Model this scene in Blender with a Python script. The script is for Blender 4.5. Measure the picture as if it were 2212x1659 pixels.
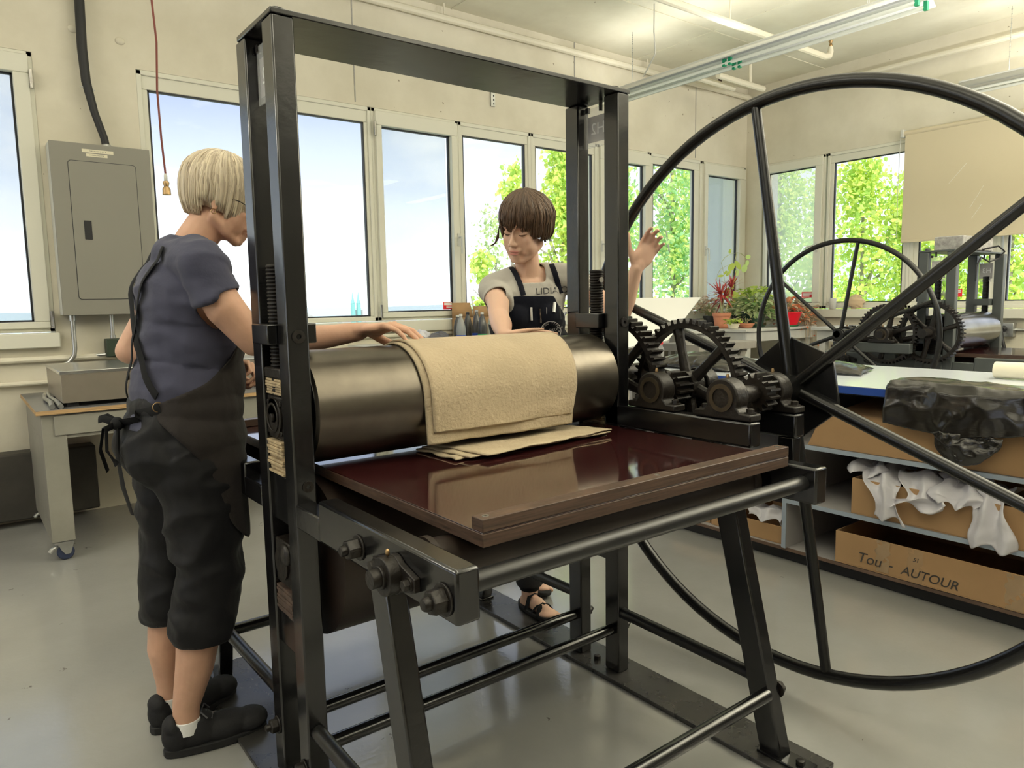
import bpy, bmesh, math, random
from mathutils import Vector, Matrix, Euler, noise
for _o in list(bpy.data.objects): bpy.data.objects.remove(_o)
SC=bpy.context.scene; COL=SC.collection
PI=math.pi
# ---------------- camera ----------------
RW=((0.792,-0.083,0.605),(-0.611,-0.079,0.788),(-0.017,-0.993,-0.113))
_vx=Vector((3160-1106,615-829.5,1570.)).normalized(); _vy=Vector((-110-1106,672-829.5,1570.)); _vy=(_vy-_vy.dot(_vx)*_vx).normalized(); _vz=_vx.cross(_vy)
if _vz.y>0: _vz=-_vz
# rows of R (world = R @ cam), cam axes: x right, y down, z forward
RR=Matrix((_vx,_vy,_vz))
cam=bpy.data.cameras.new('camera'); cam.lens=1570/2212*36; cam.sensor_width=36; cam.clip_end=3000; cam.clip_start=.02
co=bpy.data.objects.new('camera',cam); COL.objects.link(co)
_r=RR.col[0]; _u=-RR.col[1]; _b=-RR.col[2]
co.matrix_world=Matrix(((_r.x,_u.x,_b.x,0),(_r.y,_u.y,_b.y,0),(_r.z,_u.z,_b.z,1.22),(0,0,0,1)))
SC.camera=co
def unproj(px,py,ax,val):
    """measured photo point -> world point on a known plane (used for modelling dimensions)"""
    d=RR@Vector((px-1106,py-829.5,1570.)); C=Vector((0,0,1.22)); t=(val-C[ax])/d[ax]; return C+t*d
# ---------------- world ----------------
W=bpy.data.worlds.new('sky'); SC.world=W; W.use_nodes=True
nt=W.node_tree; nt.nodes.clear()
def N(nt,t,**k):
    n=nt.nodes.new(t)
    for a,b in k.items(): setattr(n,a,b)
    return n
def L(nt,a,b): nt.links.new(a,b)
tc=N(nt,'ShaderNodeTexCoord'); sx=N(nt,'ShaderNodeSeparateXYZ'); L(nt,tc.outputs['Generated'],sx.inputs[0])
cr=N(nt,'ShaderNodeValToRGB'); L(nt,sx.outputs['Z'],cr.inputs[0])
e=cr.color_ramp.elements; e[0].position=0.0; e[0].color=(2.0,2.05,2.05,1); e[1].position=.7; e[1].color=(.26,.44,.85,1)
x=e.new(.07); x.color=(1.75,1.85,1.95,1); x=e.new(.15); x.color=(.90,1.0,1.24,1); x=e.new(.25); x.color=(.54,.64,.93,1)
mp=N(nt,'ShaderNodeMapping'); mp.inputs['Scale'].default_value=(1.2,1.2,4.5); mp.inputs['Rotation'].default_value=(.15,.1,.4); L(nt,tc.outputs['Generated'],mp.inputs[0])
nz=N(nt,'ShaderNodeTexNoise'); nz.inputs['Scale'].default_value=2.6; nz.inputs['Detail'].default_value=7; nz.inputs['Roughness'].default_value=.55; nz.inputs['Distortion'].default_value=.6; L(nt,mp.outputs[0],nz.inputs[0])
c2=N(nt,'ShaderNodeValToRGB'); L(nt,nz.outputs[0],c2.inputs[0]); c2.color_ramp.elements[0].position=.44; c2.color_ramp.elements[1].position=.68
mx=N(nt,'ShaderNodeMix',data_type='RGBA'); L(nt,c2.outputs[0],mx.inputs[0]); L(nt,cr.outputs[0],mx.inputs[6]); mx.inputs[7].default_value=(1.25,1.25,1.27,1)
bg=N(nt,'ShaderNodeBackground'); bg.inputs[1].default_value=1.0; L(nt,mx.outputs[2],bg.inputs[0])
wo=N(nt,'ShaderNodeOutputWorld'); L(nt,bg.outputs[0],wo.inputs[0])
# ---------------- sun: high behind the building, lights the trees only ----------------
sl=bpy.data.lights.new('sun','SUN'); sl.energy=4.5; sl.angle=.03; sl.color=(1,.96,.86)
so=bpy.data.objects.new('sun',sl); COL.objects.link(so); so.rotation_euler=Vector((-.45,-.62,.9)).to_track_quat('Z','Y').to_euler()
# ---------------- added fill lamps outside the frame, unseen and without fixtures ----------------
def area(name,loc,sx_,sy_,p,col=(1,.965,.87)):
    l=bpy.data.lights.new(name,'AREA'); l.shape='RECTANGLE'; l.size=sx_; l.size_y=sy_; l.energy=p; l.color=col
    o=bpy.data.objects.new(name,l); COL.objects.link(o); o.location=loc; return o
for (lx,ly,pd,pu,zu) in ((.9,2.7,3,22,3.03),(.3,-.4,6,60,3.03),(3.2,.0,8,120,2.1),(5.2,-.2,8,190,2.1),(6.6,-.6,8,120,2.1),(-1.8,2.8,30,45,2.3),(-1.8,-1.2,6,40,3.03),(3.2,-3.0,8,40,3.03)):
    area('fill_down',(lx,ly,2.97),.2,2.4 if zu>3 else 1.6,pd)  # added downward fill for the room
    up=area('fill_up',(lx,ly,zu),.3,2.4 if zu>3 else 1.2,pu); up.rotation_euler=(PI,0,0)  # added upward fill, brightens ceiling and upper walls
SC.view_settings.view_transform='Standard'; SC.view_settings.look='None'; SC.view_settings.gamma=1; SC.view_settings.use_curve_mapping=False
SC.view_settings.exposure=0.22
try:
    SC.cycles.use_denoising=True; SC.cycles.max_bounces=8; SC.cycles.diffuse_bounces=5; SC.cycles.glossy_bounces=3; SC.cycles.transparent_max_bounces=12; SC.cycles.sample_clamp_indirect=6; SC.cycles.caustics_reflective=False; SC.cycles.caustics_refractive=False
except Exception: pass
# ---------------- materials ----------------
M={}
def mat(name,col,rough=.5,metal=0,bump=0,bscale=30,var=0,vscale=6,col2=None,spec=.5,sheen=0,trans=0,coat=0,rvar=0,lo=.35,hi=.65,stretch=None,alpha=1,sss=0):
    m=bpy.data.materials.new(name); m.use_nodes=True; nt=m.node_tree; b=nt.nodes['Principled BSDF']
    b.inputs['Base Color'].default_value=(*col,1); b.inputs['Roughness'].default_value=rough; b.inputs['Metallic'].default_value=metal
    b.inputs['Specular IOR Level'].default_value=spec
    if sheen: b.inputs['Sheen Weight'].default_value=sheen
    if trans: b.inputs['Transmission Weight'].default_value=trans
    if coat: b.inputs['Coat Weight'].default_value=coat; b.inputs['Coat Roughness'].default_value=.08
    if sss: b.inputs['Subsurface Weight'].default_value=sss; b.inputs['Subsurface Radius'].default_value=(.02,.008,.004); b.inputs['Subsurface Scale'].default_value=.5
    if alpha<1: b.inputs['Alpha'].default_value=alpha
    tc=N(nt,'ShaderNodeTexCoord'); vec=tc.outputs['Object']
    if stretch:
        mp=N(nt,'ShaderNodeMapping'); mp.inputs['Scale'].default_value=stretch; L(nt,vec,mp.inputs[0]); vec=mp.outputs[0]
    if var or col2 or rvar:
        n=N(nt,'ShaderNodeTexNoise'); n.inputs['Scale'].default_value=vscale; n.inputs['Detail'].default_value=6; n.inputs['Roughness'].default_value=.6; L(nt,vec,n.inputs[0])
        r=N(nt,'ShaderNodeValToRGB'); L(nt,n.outputs[0],r.inputs[0]); r.color_ramp.elements[0].position=lo; r.color_ramp.elements[1].position=hi
        if var or col2:
            c2=col2 if col2 else tuple(max(0,c*(1-var)) for c in col)
            r2=N(nt,'ShaderNodeMix',data_type='RGBA'); L(nt,r.outputs[0],r2.inputs[0]); r2.inputs[6].default_value=(*c2,1); r2.inputs[7].default_value=(*col,1); L(nt,r2.outputs[2],b.inputs['Base Color'])
        if rvar:
            mr=N(nt,'ShaderNodeMapRange'); L(nt,n.outputs[0],mr.inputs[0]); mr.inputs[3].default_value=rough-rvar; mr.inputs[4].default_value=rough+rvar; L(nt,mr.outputs[0],b.inputs['Roughness'])
    if bump:
        n=N(nt,'ShaderNodeTexNoise'); n.inputs['Scale'].default_value=bscale; n.inputs['Detail'].default_value=5; L(nt,vec,n.inputs[0])
        bp=N(nt,'ShaderNodeBump'); bp.inputs['Strength'].default_value=bump; bp.inputs['Distance'].default_value=.01; L(nt,n.outputs[0],bp.inputs['Height']); L(nt,bp.outputs[0],b.inputs['Normal'])
    M[name]=m; return m
mat('black',(.005,.005,.0055),.20,bump=.05,bscale=22,rvar=.06,vscale=9,spec=.85)
mat('black_edge',(.010,.010,.010),.32,bump=.06,spec=.5)
mat('castiron',(.016,.012,.009),.42,.2,bump=.25,bscale=60,var=.5,vscale=18)
mat('wheelblack',(.006,.006,.006),.26,bump=.05,bscale=15,spec=.5)
mat('steel',(.48,.46,.43),.28,1,bump=.03,var=.5,vscale=7,rvar=.1)
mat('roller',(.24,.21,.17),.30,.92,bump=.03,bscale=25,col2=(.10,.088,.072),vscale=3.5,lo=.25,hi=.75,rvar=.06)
mat('roller2',(.55,.54,.52),.22,1,var=.3,vscale=4)
mat('roller_dark',(.030,.020,.015),.42,.3,var=.4,bump=.04)
mat('greypaint',(.075,.085,.085),.42,bump=.05,var=.15)
mat('bedtop',(.028,.008,.008),.07,spec=.6,coat=.3,bump=.008,bscale=4)
mat('bedwood',(.10,.058,.038),.42,col2=(.030,.017,.012),vscale=7,stretch=(1.2,3,34),bump=.1,bscale=30,lo=.3,hi=.7)
mat('shimwood',(.52,.40,.24),.8,var=.45,vscale=30,bump=.4)
mat('darkwood',(.09,.055,.04),.7,var=.5,vscale=30,bump=.4)
mat('felt',(.47,.38,.26),.95,bump=.35,bscale=120,col2=(.42,.34,.23),vscale=7,sheen=.15,spec=.1)
mat('felt2',(.48,.40,.28),.95,bump=.35,bscale=110,col2=(.37,.30,.21),vscale=5,spec=.1)
mat('brass',(.40,.27,.14),.45,1)
mat('dark_rubber',(.02,.02,.022),.7)
# ---------------- mesh builder ----------------
OFF={}
class MB:
    def __init__(s): s.v=[]; s.f=[]; s.mi=[]; s.cur=0
    def add(s,vs,fs):
        b=len(s.v); s.v+=[Vector(v) for v in vs]; s.f+=[tuple(i+b for i in f) for f in fs]; s.mi+=[s.cur]*len(fs); return s
    def box(s,x0,x1,y0,y1,z0,z1,mtx=None):
        vs=[Vector(p) for p in ((x0,y0,z0),(x1,y0,z0),(x1,y1,z0),(x0,y1,z0),(x0,y0,z1),(x1,y0,z1),(x1,y1,z1),(x0,y1,z1))]
        if mtx: vs=[mtx@v for v in vs]
        return s.add(vs,[(0,3,2,1),(4,5,6,7),(0,1,5,4),(1,2,6,5),(2,3,7,6),(3,0,4,7)])
    def bar(s,p0,p1,w,h,up=(0,0,1)):
        p0=Vector(p0);p1=Vector(p1);d=(p1-p0).normalized();u=Vector(up);a=d.cross(u)
        if a.length<1e-4: a=d.cross(Vector((1,0,0)))
        a.normalize(); b=a.cross(d).normalized(); a*=w/2;b*=h/2
        vs=[p0-a-b,p0+a-b,p0+a+b,p0-a+b,p1-a-b,p1+a-b,p1+a+b,p1-a+b]
        return s.add(vs,[(0,1,2,3),(7,6,5,4),(0,4,5,1),(1,5,6,2),(2,6,7,3),(3,7,4,0)])
    def tube(s,pts,rad,seg=12,cap=True,closed=False,flat=None):
        pts=[Vector(p) for p in pts]; n=len(pts); rad=rad if isinstance(rad,(list,tuple)) else [rad]*n
        t0=(pts[1]-pts[0]).normalized(); a=t0.orthogonal().normalized() if flat is None else Vector(flat)
        vs=[];fs=[]
        for i in range(n):
            if closed: t=(pts[(i+1)%n]-pts[i-1]).normalized()
            else: t=(pts[min(i+1,n-1)]-pts[max(i-1,0)]).normalized()
            a=(a-a.dot(t)*t); a=a.normalized() if a.length>1e-6 else t.orthogonal().normalized()
            b=t.cross(a)
            for k in range(seg):
                an=2*PI*k/seg; r=rad[i]
                rr=(r,r) if not isinstance(r,(tuple,list)) else r
                vs.append(pts[i]+a*math.cos(an)*rr[0]+b*math.sin(an)*rr[1])
        m=n if closed else n-1
        for i in range(m):
            j=(i+1)%n
            for k in range(seg):
                k2=(k+1)%seg; fs.append((i*seg+k,i*seg+k2,j*seg+k2,j*seg+k))
        if cap and not closed:
            fs.append(tuple(range(seg))[::-1]); fs.append(tuple((n-1)*seg+k for k in range(seg)))
        return s.add(vs,fs)
    def cyl(s,p0,p1,r,seg=24): return s.tube([p0,p1],r,seg)
    def lathe(s,prof,c=(0,0,0),seg=24,axis='z'):
        vs=[];fs=[]
        for r,h in prof:
            for k in range(seg):
                an=2*PI*k/seg; x,y=r*math.cos(an),r*math.sin(an)
                p={'z':(x,y,h),'x':(h,x,y),'y':(y,h,x)}[axis]; vs.append(Vector(p)+Vector(c))
        n=len(prof)
        for i in range(n-1):
            for k in range(seg):
                k2=(k+1)%seg; fs.append((i*seg+k,i*seg+k2,(i+1)*seg+k2,(i+1)*seg+k))
        if prof[0][0]>1e-5: fs.append(tuple(range(seg))[::-1])
        if prof[-1][0]>1e-5: fs.append(tuple((n-1)*seg+k for k in range(seg)))
        return s.add(vs,fs)
    def ell(s,c,r,rot=None,seg=20,rings=12):
        vs=[];fs=[]; c=Vector(c); r=(r,r,r) if not isinstance(r,(tuple,list)) else r
        R=Euler(rot).to_matrix() if rot is not None and not isinstance(rot,Matrix) else rot
        for i in range(rings+1):
            th=PI*i/rings
            for k in range(seg):
                ph=2*PI*k/seg; p=Vector((r[0]*math.sin(th)*math.cos(ph),r[1]*math.sin(th)*math.sin(ph),r[2]*math.cos(th)))
                if R: p=R@p
                vs.append(c+p)
        for i in range(rings):
            for k in range(seg):
                k2=(k+1)%seg; fs.append((i*seg+k,(i+1)*seg+k,(i+1)*seg+k2,i*seg+k2))
        return s.add(vs,fs)
    def prism(s,poly,a,b,axis='x',seg=None):
        """poly: list of 2D pts in the plane normal to axis"""
        def P(p,h): return {'x':(h,p[0],p[1]),'y':(p[0],h,p[1]),'z':(p[0],p[1],h)}[axis]
        n=len(poly); vs=[P(p,a) for p in poly]+[P(p,b) for p in poly]
        fs=[tuple(range(n))[::-1],tuple(range(n,2*n))]+[(i,(i+1)%n,n+(i+1)%n,n+i) for i in range(n)]
        return s.add(vs,fs)
    def ring(s,c,r0,r1,a,b,axis='x',seg=48):
        """flat ring r0<r1, from a to b along axis"""
        vs=[];fs=[]
        for (r,h) in ((r0,a),(r1,a),(r1,b),(r0,b)):
            for k in range(seg):
                an=2*PI*k/seg; p=(r*math.cos(an),r*math.sin(an)); P={'x':(h,p[0],p[1]),'y':(p[0],h,p[1]),'z':(p[0],p[1],h)}[axis]
                vs.append(Vector(P)+Vector(c))
        for q in range(4):
            q2=(q+1)%4
            for k in range(seg):
                k2=(k+1)%seg; fs.append((q*seg+k,q*seg+k2,q2*seg+k2,q2*seg+k))
        return s.add(vs,fs)
    def grid(s,fn,nu,nv):
        b=[fn(i/nu,j/nv) for j in range(nv+1) for i in range(nu+1)]
        return s.add(b,[(j*(nu+1)+i,j*(nu+1)+i+1,(j+1)*(nu+1)+i+1,(j+1)*(nu+1)+i) for j in range(nv) for i in range(nu)])
    def build(s,name,material,parent=None,bevel=0,bseg=2,smooth=True,solid=0,sub=0,recalc=True,sharp=.6):
        me=bpy.data.meshes.new(name)
        off=Vector((0,0,0))
        o=bpy.data.objects.new(name,me)
        if parent is not None:
            off=OFF.get(parent.name,Vector((0,0,0))); o.parent=parent
        me.from_pydata([v-off for v in s.v],[],s.f)
        ms=material if isinstance(material,(list,tuple)) else [material]
        for m in ms: me.materials.append(M[m] if isinstance(m,str) else m)
        if len(ms)>1: me.polygons.foreach_set('material_index',s.mi)
        bm=bmesh.new(); bm.from_mesh(me)
        if recalc: bmesh.ops.recalc_face_normals(bm,faces=bm.faces)
        if smooth:
            for f in bm.faces: f.smooth=True
            for e in bm.edges:
                if len(e.link_faces)==2 and e.calc_face_angle(0)>sharp: e.smooth=False
        bm.to_mesh(me); bm.free()
        COL.objects.link(o); OFF[o.name]=off
        if solid:
            md=o.modifiers.new('s','SOLIDIFY'); md.thickness=solid; md.offset=0
        if bevel:
            md=o.modifiers.new('b','BEVEL'); md.width=bevel; md.segments=bseg; md.limit_method='ANGLE'; md.angle_limit=.7; md.harden_normals=False
        if sub:
            md=o.modifiers.new('u','SUBSURF'); md.levels=sub; md.render_levels=sub
        return o
def tag(o,label=None,cat=None,group=None,kind=None):
    if label: o['label']=label
    if cat: o['category']=cat
    if group: o['group']=group
    if kind: o['kind']=kind
    return o
def thing(name,loc,label,cat,group=None,rz=0,local=False):
    o=bpy.data.objects.new(name,None); COL.objects.link(o); o.location=loc; o.rotation_euler=(0,0,rz); o.empty_display_size=.05
    OFF[o.name]=Vector((0,0,0)) if local else Vector(loc)
    return tag(o,label,cat,group)
def arc(cy,cz,r,a0,a1,n): return [(cy+r*math.cos(a0+(a1-a0)*i/n),cz+r*math.sin(a0+(a1-a0)*i/n)) for i in range(n+1)]
def copy_tree(o,parent=None):
    c=o.copy(); COL.objects.link(c); c.parent=parent; OFF[c.name]=OFF.get(o.name,Vector((0,0,0)))
    for ch in list(o.children): copy_tree(ch,c)
    return c
# ---------------- room ----------------
mat('wall',(.72,.68,.57),.85,bump=.25,bscale=9,col2=(.64,.60,.49),vscale=2.2,spec=.2)
mat('ceil',(.76,.74,.62),.85,bump=.3,bscale=7,col2=(.69,.66,.54),vscale=2.5,spec=.2)
mat('frame',(.70,.69,.60),.35,spec=.4)
mat('gasket',(.012,.014,.02),.5)
mat('pipe',(.72,.68,.56),.45)
mat('darkbase',(.055,.05,.042),.6,var=.3)
mat('red_sticker',(.75,.02,.03),.5)
mat('white_ink',(.9,.9,.88),.6)
mat('panelgrey',(.235,.225,.195),.42,bump=.02)
mat('galv',(.55,.56,.55),.32,.9,var=.2,vscale=14)
mat('whitepaint',(.62,.62,.58),.5,var=.12,bump=.1)
mat('concrete',(.42,.41,.38),.9,var=.3,vscale=12,bump=.4)
def specks(m,scale,r0,r1,col,warp=.05):
    nt=m.node_tree; b=nt.nodes['Principled BSDF']; tc=N(nt,'ShaderNodeTexCoord'); vo=N(nt,'ShaderNodeTexVoronoi'); vo.inputs['Scale'].default_value=scale
    n3=N(nt,'ShaderNodeTexNoise'); n3.inputs['Scale'].default_value=scale*4; L(nt,tc.outputs['Object'],n3.inputs[0])
    mv=N(nt,'ShaderNodeMix',data_type='RGBA'); mv.inputs[0].default_value=warp; L(nt,tc.outputs['Object'],mv.inputs[6]); L(nt,n3.outputs['Color'],mv.inputs[7]); L(nt,mv.outputs[2],vo.inputs['Vector'])
    n4=N(nt,'ShaderNodeTexNoise'); n4.inputs['Scale'].default_value=1.1; L(nt,tc.outputs['Object'],n4.inputs[0]); mr=N(nt,'ShaderNodeMapRange'); L(nt,n4.outputs[0],mr.inputs[0]); mr.inputs[1].default_value=.40; mr.inputs[2].default_value=.62; mr.inputs[3].default_value=0; mr.inputs[4].default_value=r1
    lt=N(nt,'ShaderNodeMath',operation='LESS_THAN'); L(nt,vo.outputs['Distance'],lt.inputs[0]); L(nt,mr.outputs[0],lt.inputs[1])
    src=b.inputs['Base Color'].links[0].from_socket; mm=N(nt,'ShaderNodeMix',data_type='RGBA'); L(nt,lt.outputs[0],mm.inputs[0]); L(nt,src,mm.inputs[6]); mm.inputs[7].default_value=(*col,1); L(nt,mm.outputs[2],b.inputs['Base Color'])
specks(M['wall'],9,.02,.075,(.30,.26,.19),.04); specks(M['ceil'],7,.02,.07,(.46,.42,.32),.04)
# floor
m=mat('floor',(.30,.298,.285),.13,bump=.045,bscale=60,col2=(.26,.257,.243),vscale=1.3,spec=.95,rvar=.05)
nt=m.node_tree; b=nt.nodes['Principled BSDF']
# dirt specks and stains
tc=N(nt,'ShaderNodeTexCoord'); vo=N(nt,'ShaderNodeTexVoronoi'); vo.inputs['Scale'].default_value=7; vo.inputs['Randomness'].default_value=1
n3=N(nt,'ShaderNodeTexNoise'); n3.inputs['Scale'].default_value=40; L(nt,tc.outputs['Object'],n3.inputs[0])
mxv=N(nt,'ShaderNodeMix',data_type='RGBA'); mxv.inputs[0].default_value=.08; L(nt,tc.outputs['Object'],mxv.inputs[6]); L(nt,n3.outputs['Color'],mxv.inputs[7]); L(nt,mxv.outputs[2],vo.inputs['Vector'])
rp=N(nt,'ShaderNodeValToRGB'); L(nt,vo.outputs['Distance'],rp.inputs[0]); rp.color_ramp.elements[0].position=.035; rp.color_ramp.elements[0].color=(1,1,1,1); rp.color_ramp.elements[1].position=.06; rp.color_ramp.elements[1].color=(0,0,0,1)
src=b.inputs['Base Color'].links[0].from_socket
mm=N(nt,'ShaderNodeMix',data_type='RGBA'); L(nt,rp.outputs[0],mm.inputs[0]); L(nt,src,mm.inputs[6]); mm.inputs[7].default_value=(.12,.11,.10,1); L(nt,mm.outputs[2],b.inputs['Base Color'])
X0,X1,Y0,Y1,ZC=-4.2,7.2,-4.6,5.0,3.5
ZT,ZB=2.655,1.09
def struct(o,label=None):
    o['kind']='structure'
    if label: o['label']=label
    return o
struct(MB().box(X0-.3,X1+.3,Y0-.3,Y1+.3,-.2,0).build('floor','floor'))
struct(MB().box(X0-.3,X1+.3,Y0-.3,Y1+.3,ZC,ZC+.3).build('ceiling','ceil'))
# wall A (far side, y=5)
wa=MB(); T=.30
wa.box(X0,X1+T,Y1,Y1+T,0,1.0); wa.box(X0,X1+T,Y1,Y1+T,ZT,ZC); wa.box(.486,1.012,Y1,Y1+T,1.0,ZT); wa.box(X0,-1.6,Y1,Y1+T,1.0,ZT); wa.box(7.19,X1+T,Y1,Y1+T,1.0,ZT)
wA=struct(wa.build('wall_back','wall'))
# wall B (right side, x=7.2)
wb=MB(); wb.box(X1,X1+T,Y0,Y1,0,1.0); wb.box(X1,X1+T,Y0,Y1,ZT,ZC); wb.box(X1,X1+T,4.79,Y1,1.0,ZT); wb.box(X1,X1+T,Y0,-2.6,1.0,ZT)
wB=struct(wb.build('wall_right','wall'))
# unseen sides of the room (left wall with openings added for side light, darkened wall behind camera)
mat('wall_darkened',(.16,.15,.13),.8)  # unseen wall coloured dark so the press reflections stay dark
wl=MB(); wl.box(X0-T,X0,Y0,Y1,0,1.0); wl.box(X0-T,X0,Y0,Y1,2.65,ZC); wl.box(X0-T,X0,Y0,-.6,1.0,2.65); wl.box(X0-T,X0,4.6,Y1,1.0,2.65)
for yy in (.7,2.0,3.3): wl.box(X0-.15,X0-.05,yy-.05,yy+.05,1.0,2.65)
struct(wl.build('wall_left','wall'))
struct(MB().box(X0,X1,Y0-T,Y0,0,ZC).build('wall_front','wall_darkened'))
# formwork seams of the concrete, pipes, sills as children of walls / trims
def sill(n,ax,a,b,c):
    mb=MB()
    if ax=='y': mb.box(a,b,Y1-.055,Y1+.02,1.0,1.085)
    else: mb.box(X1-.055,X1+.02,a,b,1.0,1.085)
    return struct(mb.build('trim_%d'%n,'frame',bevel=.006),c)
sill(1,'y',-1.6,.50,'cream sheet metal sill under the leftmost window')
sill(2,'y',1.012,7.16,'long cream sheet metal sill under the far window band')
sill(3,'x',-2.6,4.79,'cream sheet metal sill under the right window band')
# wall conduits/heating pipes under the sills
def pipe(n,pts,r,label,m='pipe',seg=10): return struct(MB().tube(pts,r,seg).build('trim_%d'%n,m),label)
pipe(4,[(-1.6,4.975,.935),(1.42,4.975,.935)],.018,'painted pipe running low on the far wall')
pipe(5,[(-1.6,4.975,.80),(1.42,4.975,.80)],.014,'second painted pipe below the left sill')
pipe(6,[(1.6,4.94,3.39),(7.15,4.94,3.39)],.028,'white sprinkler pipe along the top of the far wall')
pipe(7,[(7.13,4.8,3.33),(7.13,-2,3.30)],.026,'white pipe along the top of the right wall')
pipe(8,[(1.2,3.57,3.3),(6.25,3.57,3.3),(6.33,3.57,3.32),(6.35,3.57,3.36),(6.35,3.57,3.40)],[.028,.028,.028,.026,.02],'white sprinkler pipe under the ceiling ending in a sprinkler head')
pipe(9,[(1.012,4.985,.98),(7.15,4.985,.98)],.02,'painted ledge pipe under the long sill')
for k,(x,y) in enumerate(((2.2,3.57),(4.9,3.57))): 
    struct(MB().cyl((x,y,3.3),(x,y,3.5),.008,8).build('trim_%d'%(10+k),'pipe'),'thin hanger rod of the ceiling pipe')
for k,(x,y,z) in enumerate(((5.5,4.94,3.39),(3.2,4.94,3.39))): struct(MB().cyl((x,y,z),(x,y,3.5),.007,8).build('trim_%d'%(12+k),'pipe'),'thin hanger rod of the wall pipe')
hd=thing('sprinkler_head',(6.35,3.57,3.40),'small brass sprinkler head at the end of the ceiling pipe','sprinkler')
MB().lathe([(.012,3.40),(.016,3.41),(.01,3.43),(.02,3.45),(.006,3.46)],(6.35,3.57,0),10).build('valve','brass',hd)
# short pipe drops in the far corner
for k,(x,y,z0,z1) in enumerate(((6.1,4.55,3.28,3.5),(6.3,4.35,3.26,3.5))):
    mt='darkwood' if k==0 else 'pipe'
    pipe(14+2*k,[(x,y,z1),(x,y,z0)],.016,'short rusty pipe drop in the far ceiling corner',mt)
    pipe(15+2*k,[(x-.5,y,z0),(x+.22,y,z0-.01)],.028,'short capped pipe in the far ceiling corner')
# shallow seams (recessed joint strips) on walls/ceiling
for k,x in enumerate((2.45,4.6,6.3)):
    MB().box(x,x+.008,Y1-.004,Y1+.01,ZT+.02,ZC).build('joint','concrete',wA)
for k,y in enumerate((.2,2.0,4.1)):
    struct(MB().box(X0,X1,y,y+.012,ZC-.006,ZC+.01).build('trim_%d'%(20+k),'ceil'),'formwork ridge across the ceiling')
for k,x in enumerate((1.2,3.3,5.4)):
    struct(MB().box(x,x+.012,Y0,Y1,ZC-.005,ZC+.01).build('trim_%d'%(24+k),'ceil'),'formwork ridge along the ceiling')
# electrical anchor bosses on the pier
for k,(x,z) in enumerate(((.70,2.82),(.94,2.80))): MB().ell((x,5.0,z),(.028,.012,.022)).build('anchor_cap','wall',wA)
# dark heater / baseboard below the left window
struct(MB().box(-1.6,.62,4.86,5.0,0.04,.42).build('baseboard_back','darkbase',bevel=.01),'dark metal baseboard heater below the leftmost window')
struct(MB().box(-.06,-.052,4.855,4.862,.06,.30).build('trim_30','whitepaint'),'pale joint line on the dark heater')
# ---------------- windows ----------------
def glass():
    m=bpy.data.materials.new('glass'); m.use_nodes=True; nt=m.node_tree; nt.nodes.clear()
    t=N(nt,'ShaderNodeBsdfTransparent'); t.inputs[0].default_value=(.97,.985,.98,1); g=N(nt,'ShaderNodeBsdfGlossy'); g.inputs['Roughness'].default_value=.02
    lw=N(nt,'ShaderNodeLayerWeight'); lw.inputs[0].default_value=.5; f=N(nt,'ShaderNodeMath',operation='POWER'); L(nt,lw.outputs['Facing'],f.inputs[0]); f.inputs[1].default_value=3.2; f2=N(nt,'ShaderNodeMath',operation='MULTIPLY_ADD'); L(nt,f.outputs[0],f2.inputs[0]); f2.inputs[1].default_value=.35; f2.inputs[2].default_value=.008; mx=N(nt,'ShaderNodeMixShader'); L(nt,f2.outputs[0],mx.inputs[0]); L(nt,t.outputs[0],mx.inputs[1]); L(nt,g.outputs[0],mx.inputs[2])
    o=N(nt,'ShaderNodeOutputMaterial'); L(nt,mx.outputs[0],o.inputs[0]); M['glass']=m
    m=bpy.data.materials.new('screen'); m.use_nodes=True; nt=m.node_tree; nt.nodes.clear()
    t=N(nt,'ShaderNodeBsdfTransparent'); t.inputs[0].default_value=(.97,.97,.97,1); d=N(nt,'ShaderNodeBsdfTranslucent'); d.inputs[0].default_value=(.75,.76,.78,1); mx=N(nt,'ShaderNodeMixShader'); mx.inputs[0].default_value=.30
    L(nt,t.outputs[0],mx.inputs[1]); L(nt,d.outputs[0],mx.inputs[2]); o=N(nt,'ShaderNodeOutputMaterial'); L(nt,mx.outputs[0],o.inputs[0]); M['screen']=m
glass()
_wn=[0]
def frame_rect(mb,ax,a0,a1,z0,z1,w,d0,d1):
    """picture frame of width w in the wall plane, depth range d0..d1"""
    def bx(p0,p1,q0,q1):
        if ax=='y': mb.box(p0,p1,d0,d1,q0,q1)
        else: mb.box(d0,d1,p0,p1,q0,q1)
    bx(a0,a1,z0,z0+w); bx(a0,a1,z1-w,z1); bx(a0,a0+w,z0+w,z1-w); bx(a1-w,a1,z0+w,z1-w)
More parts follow.
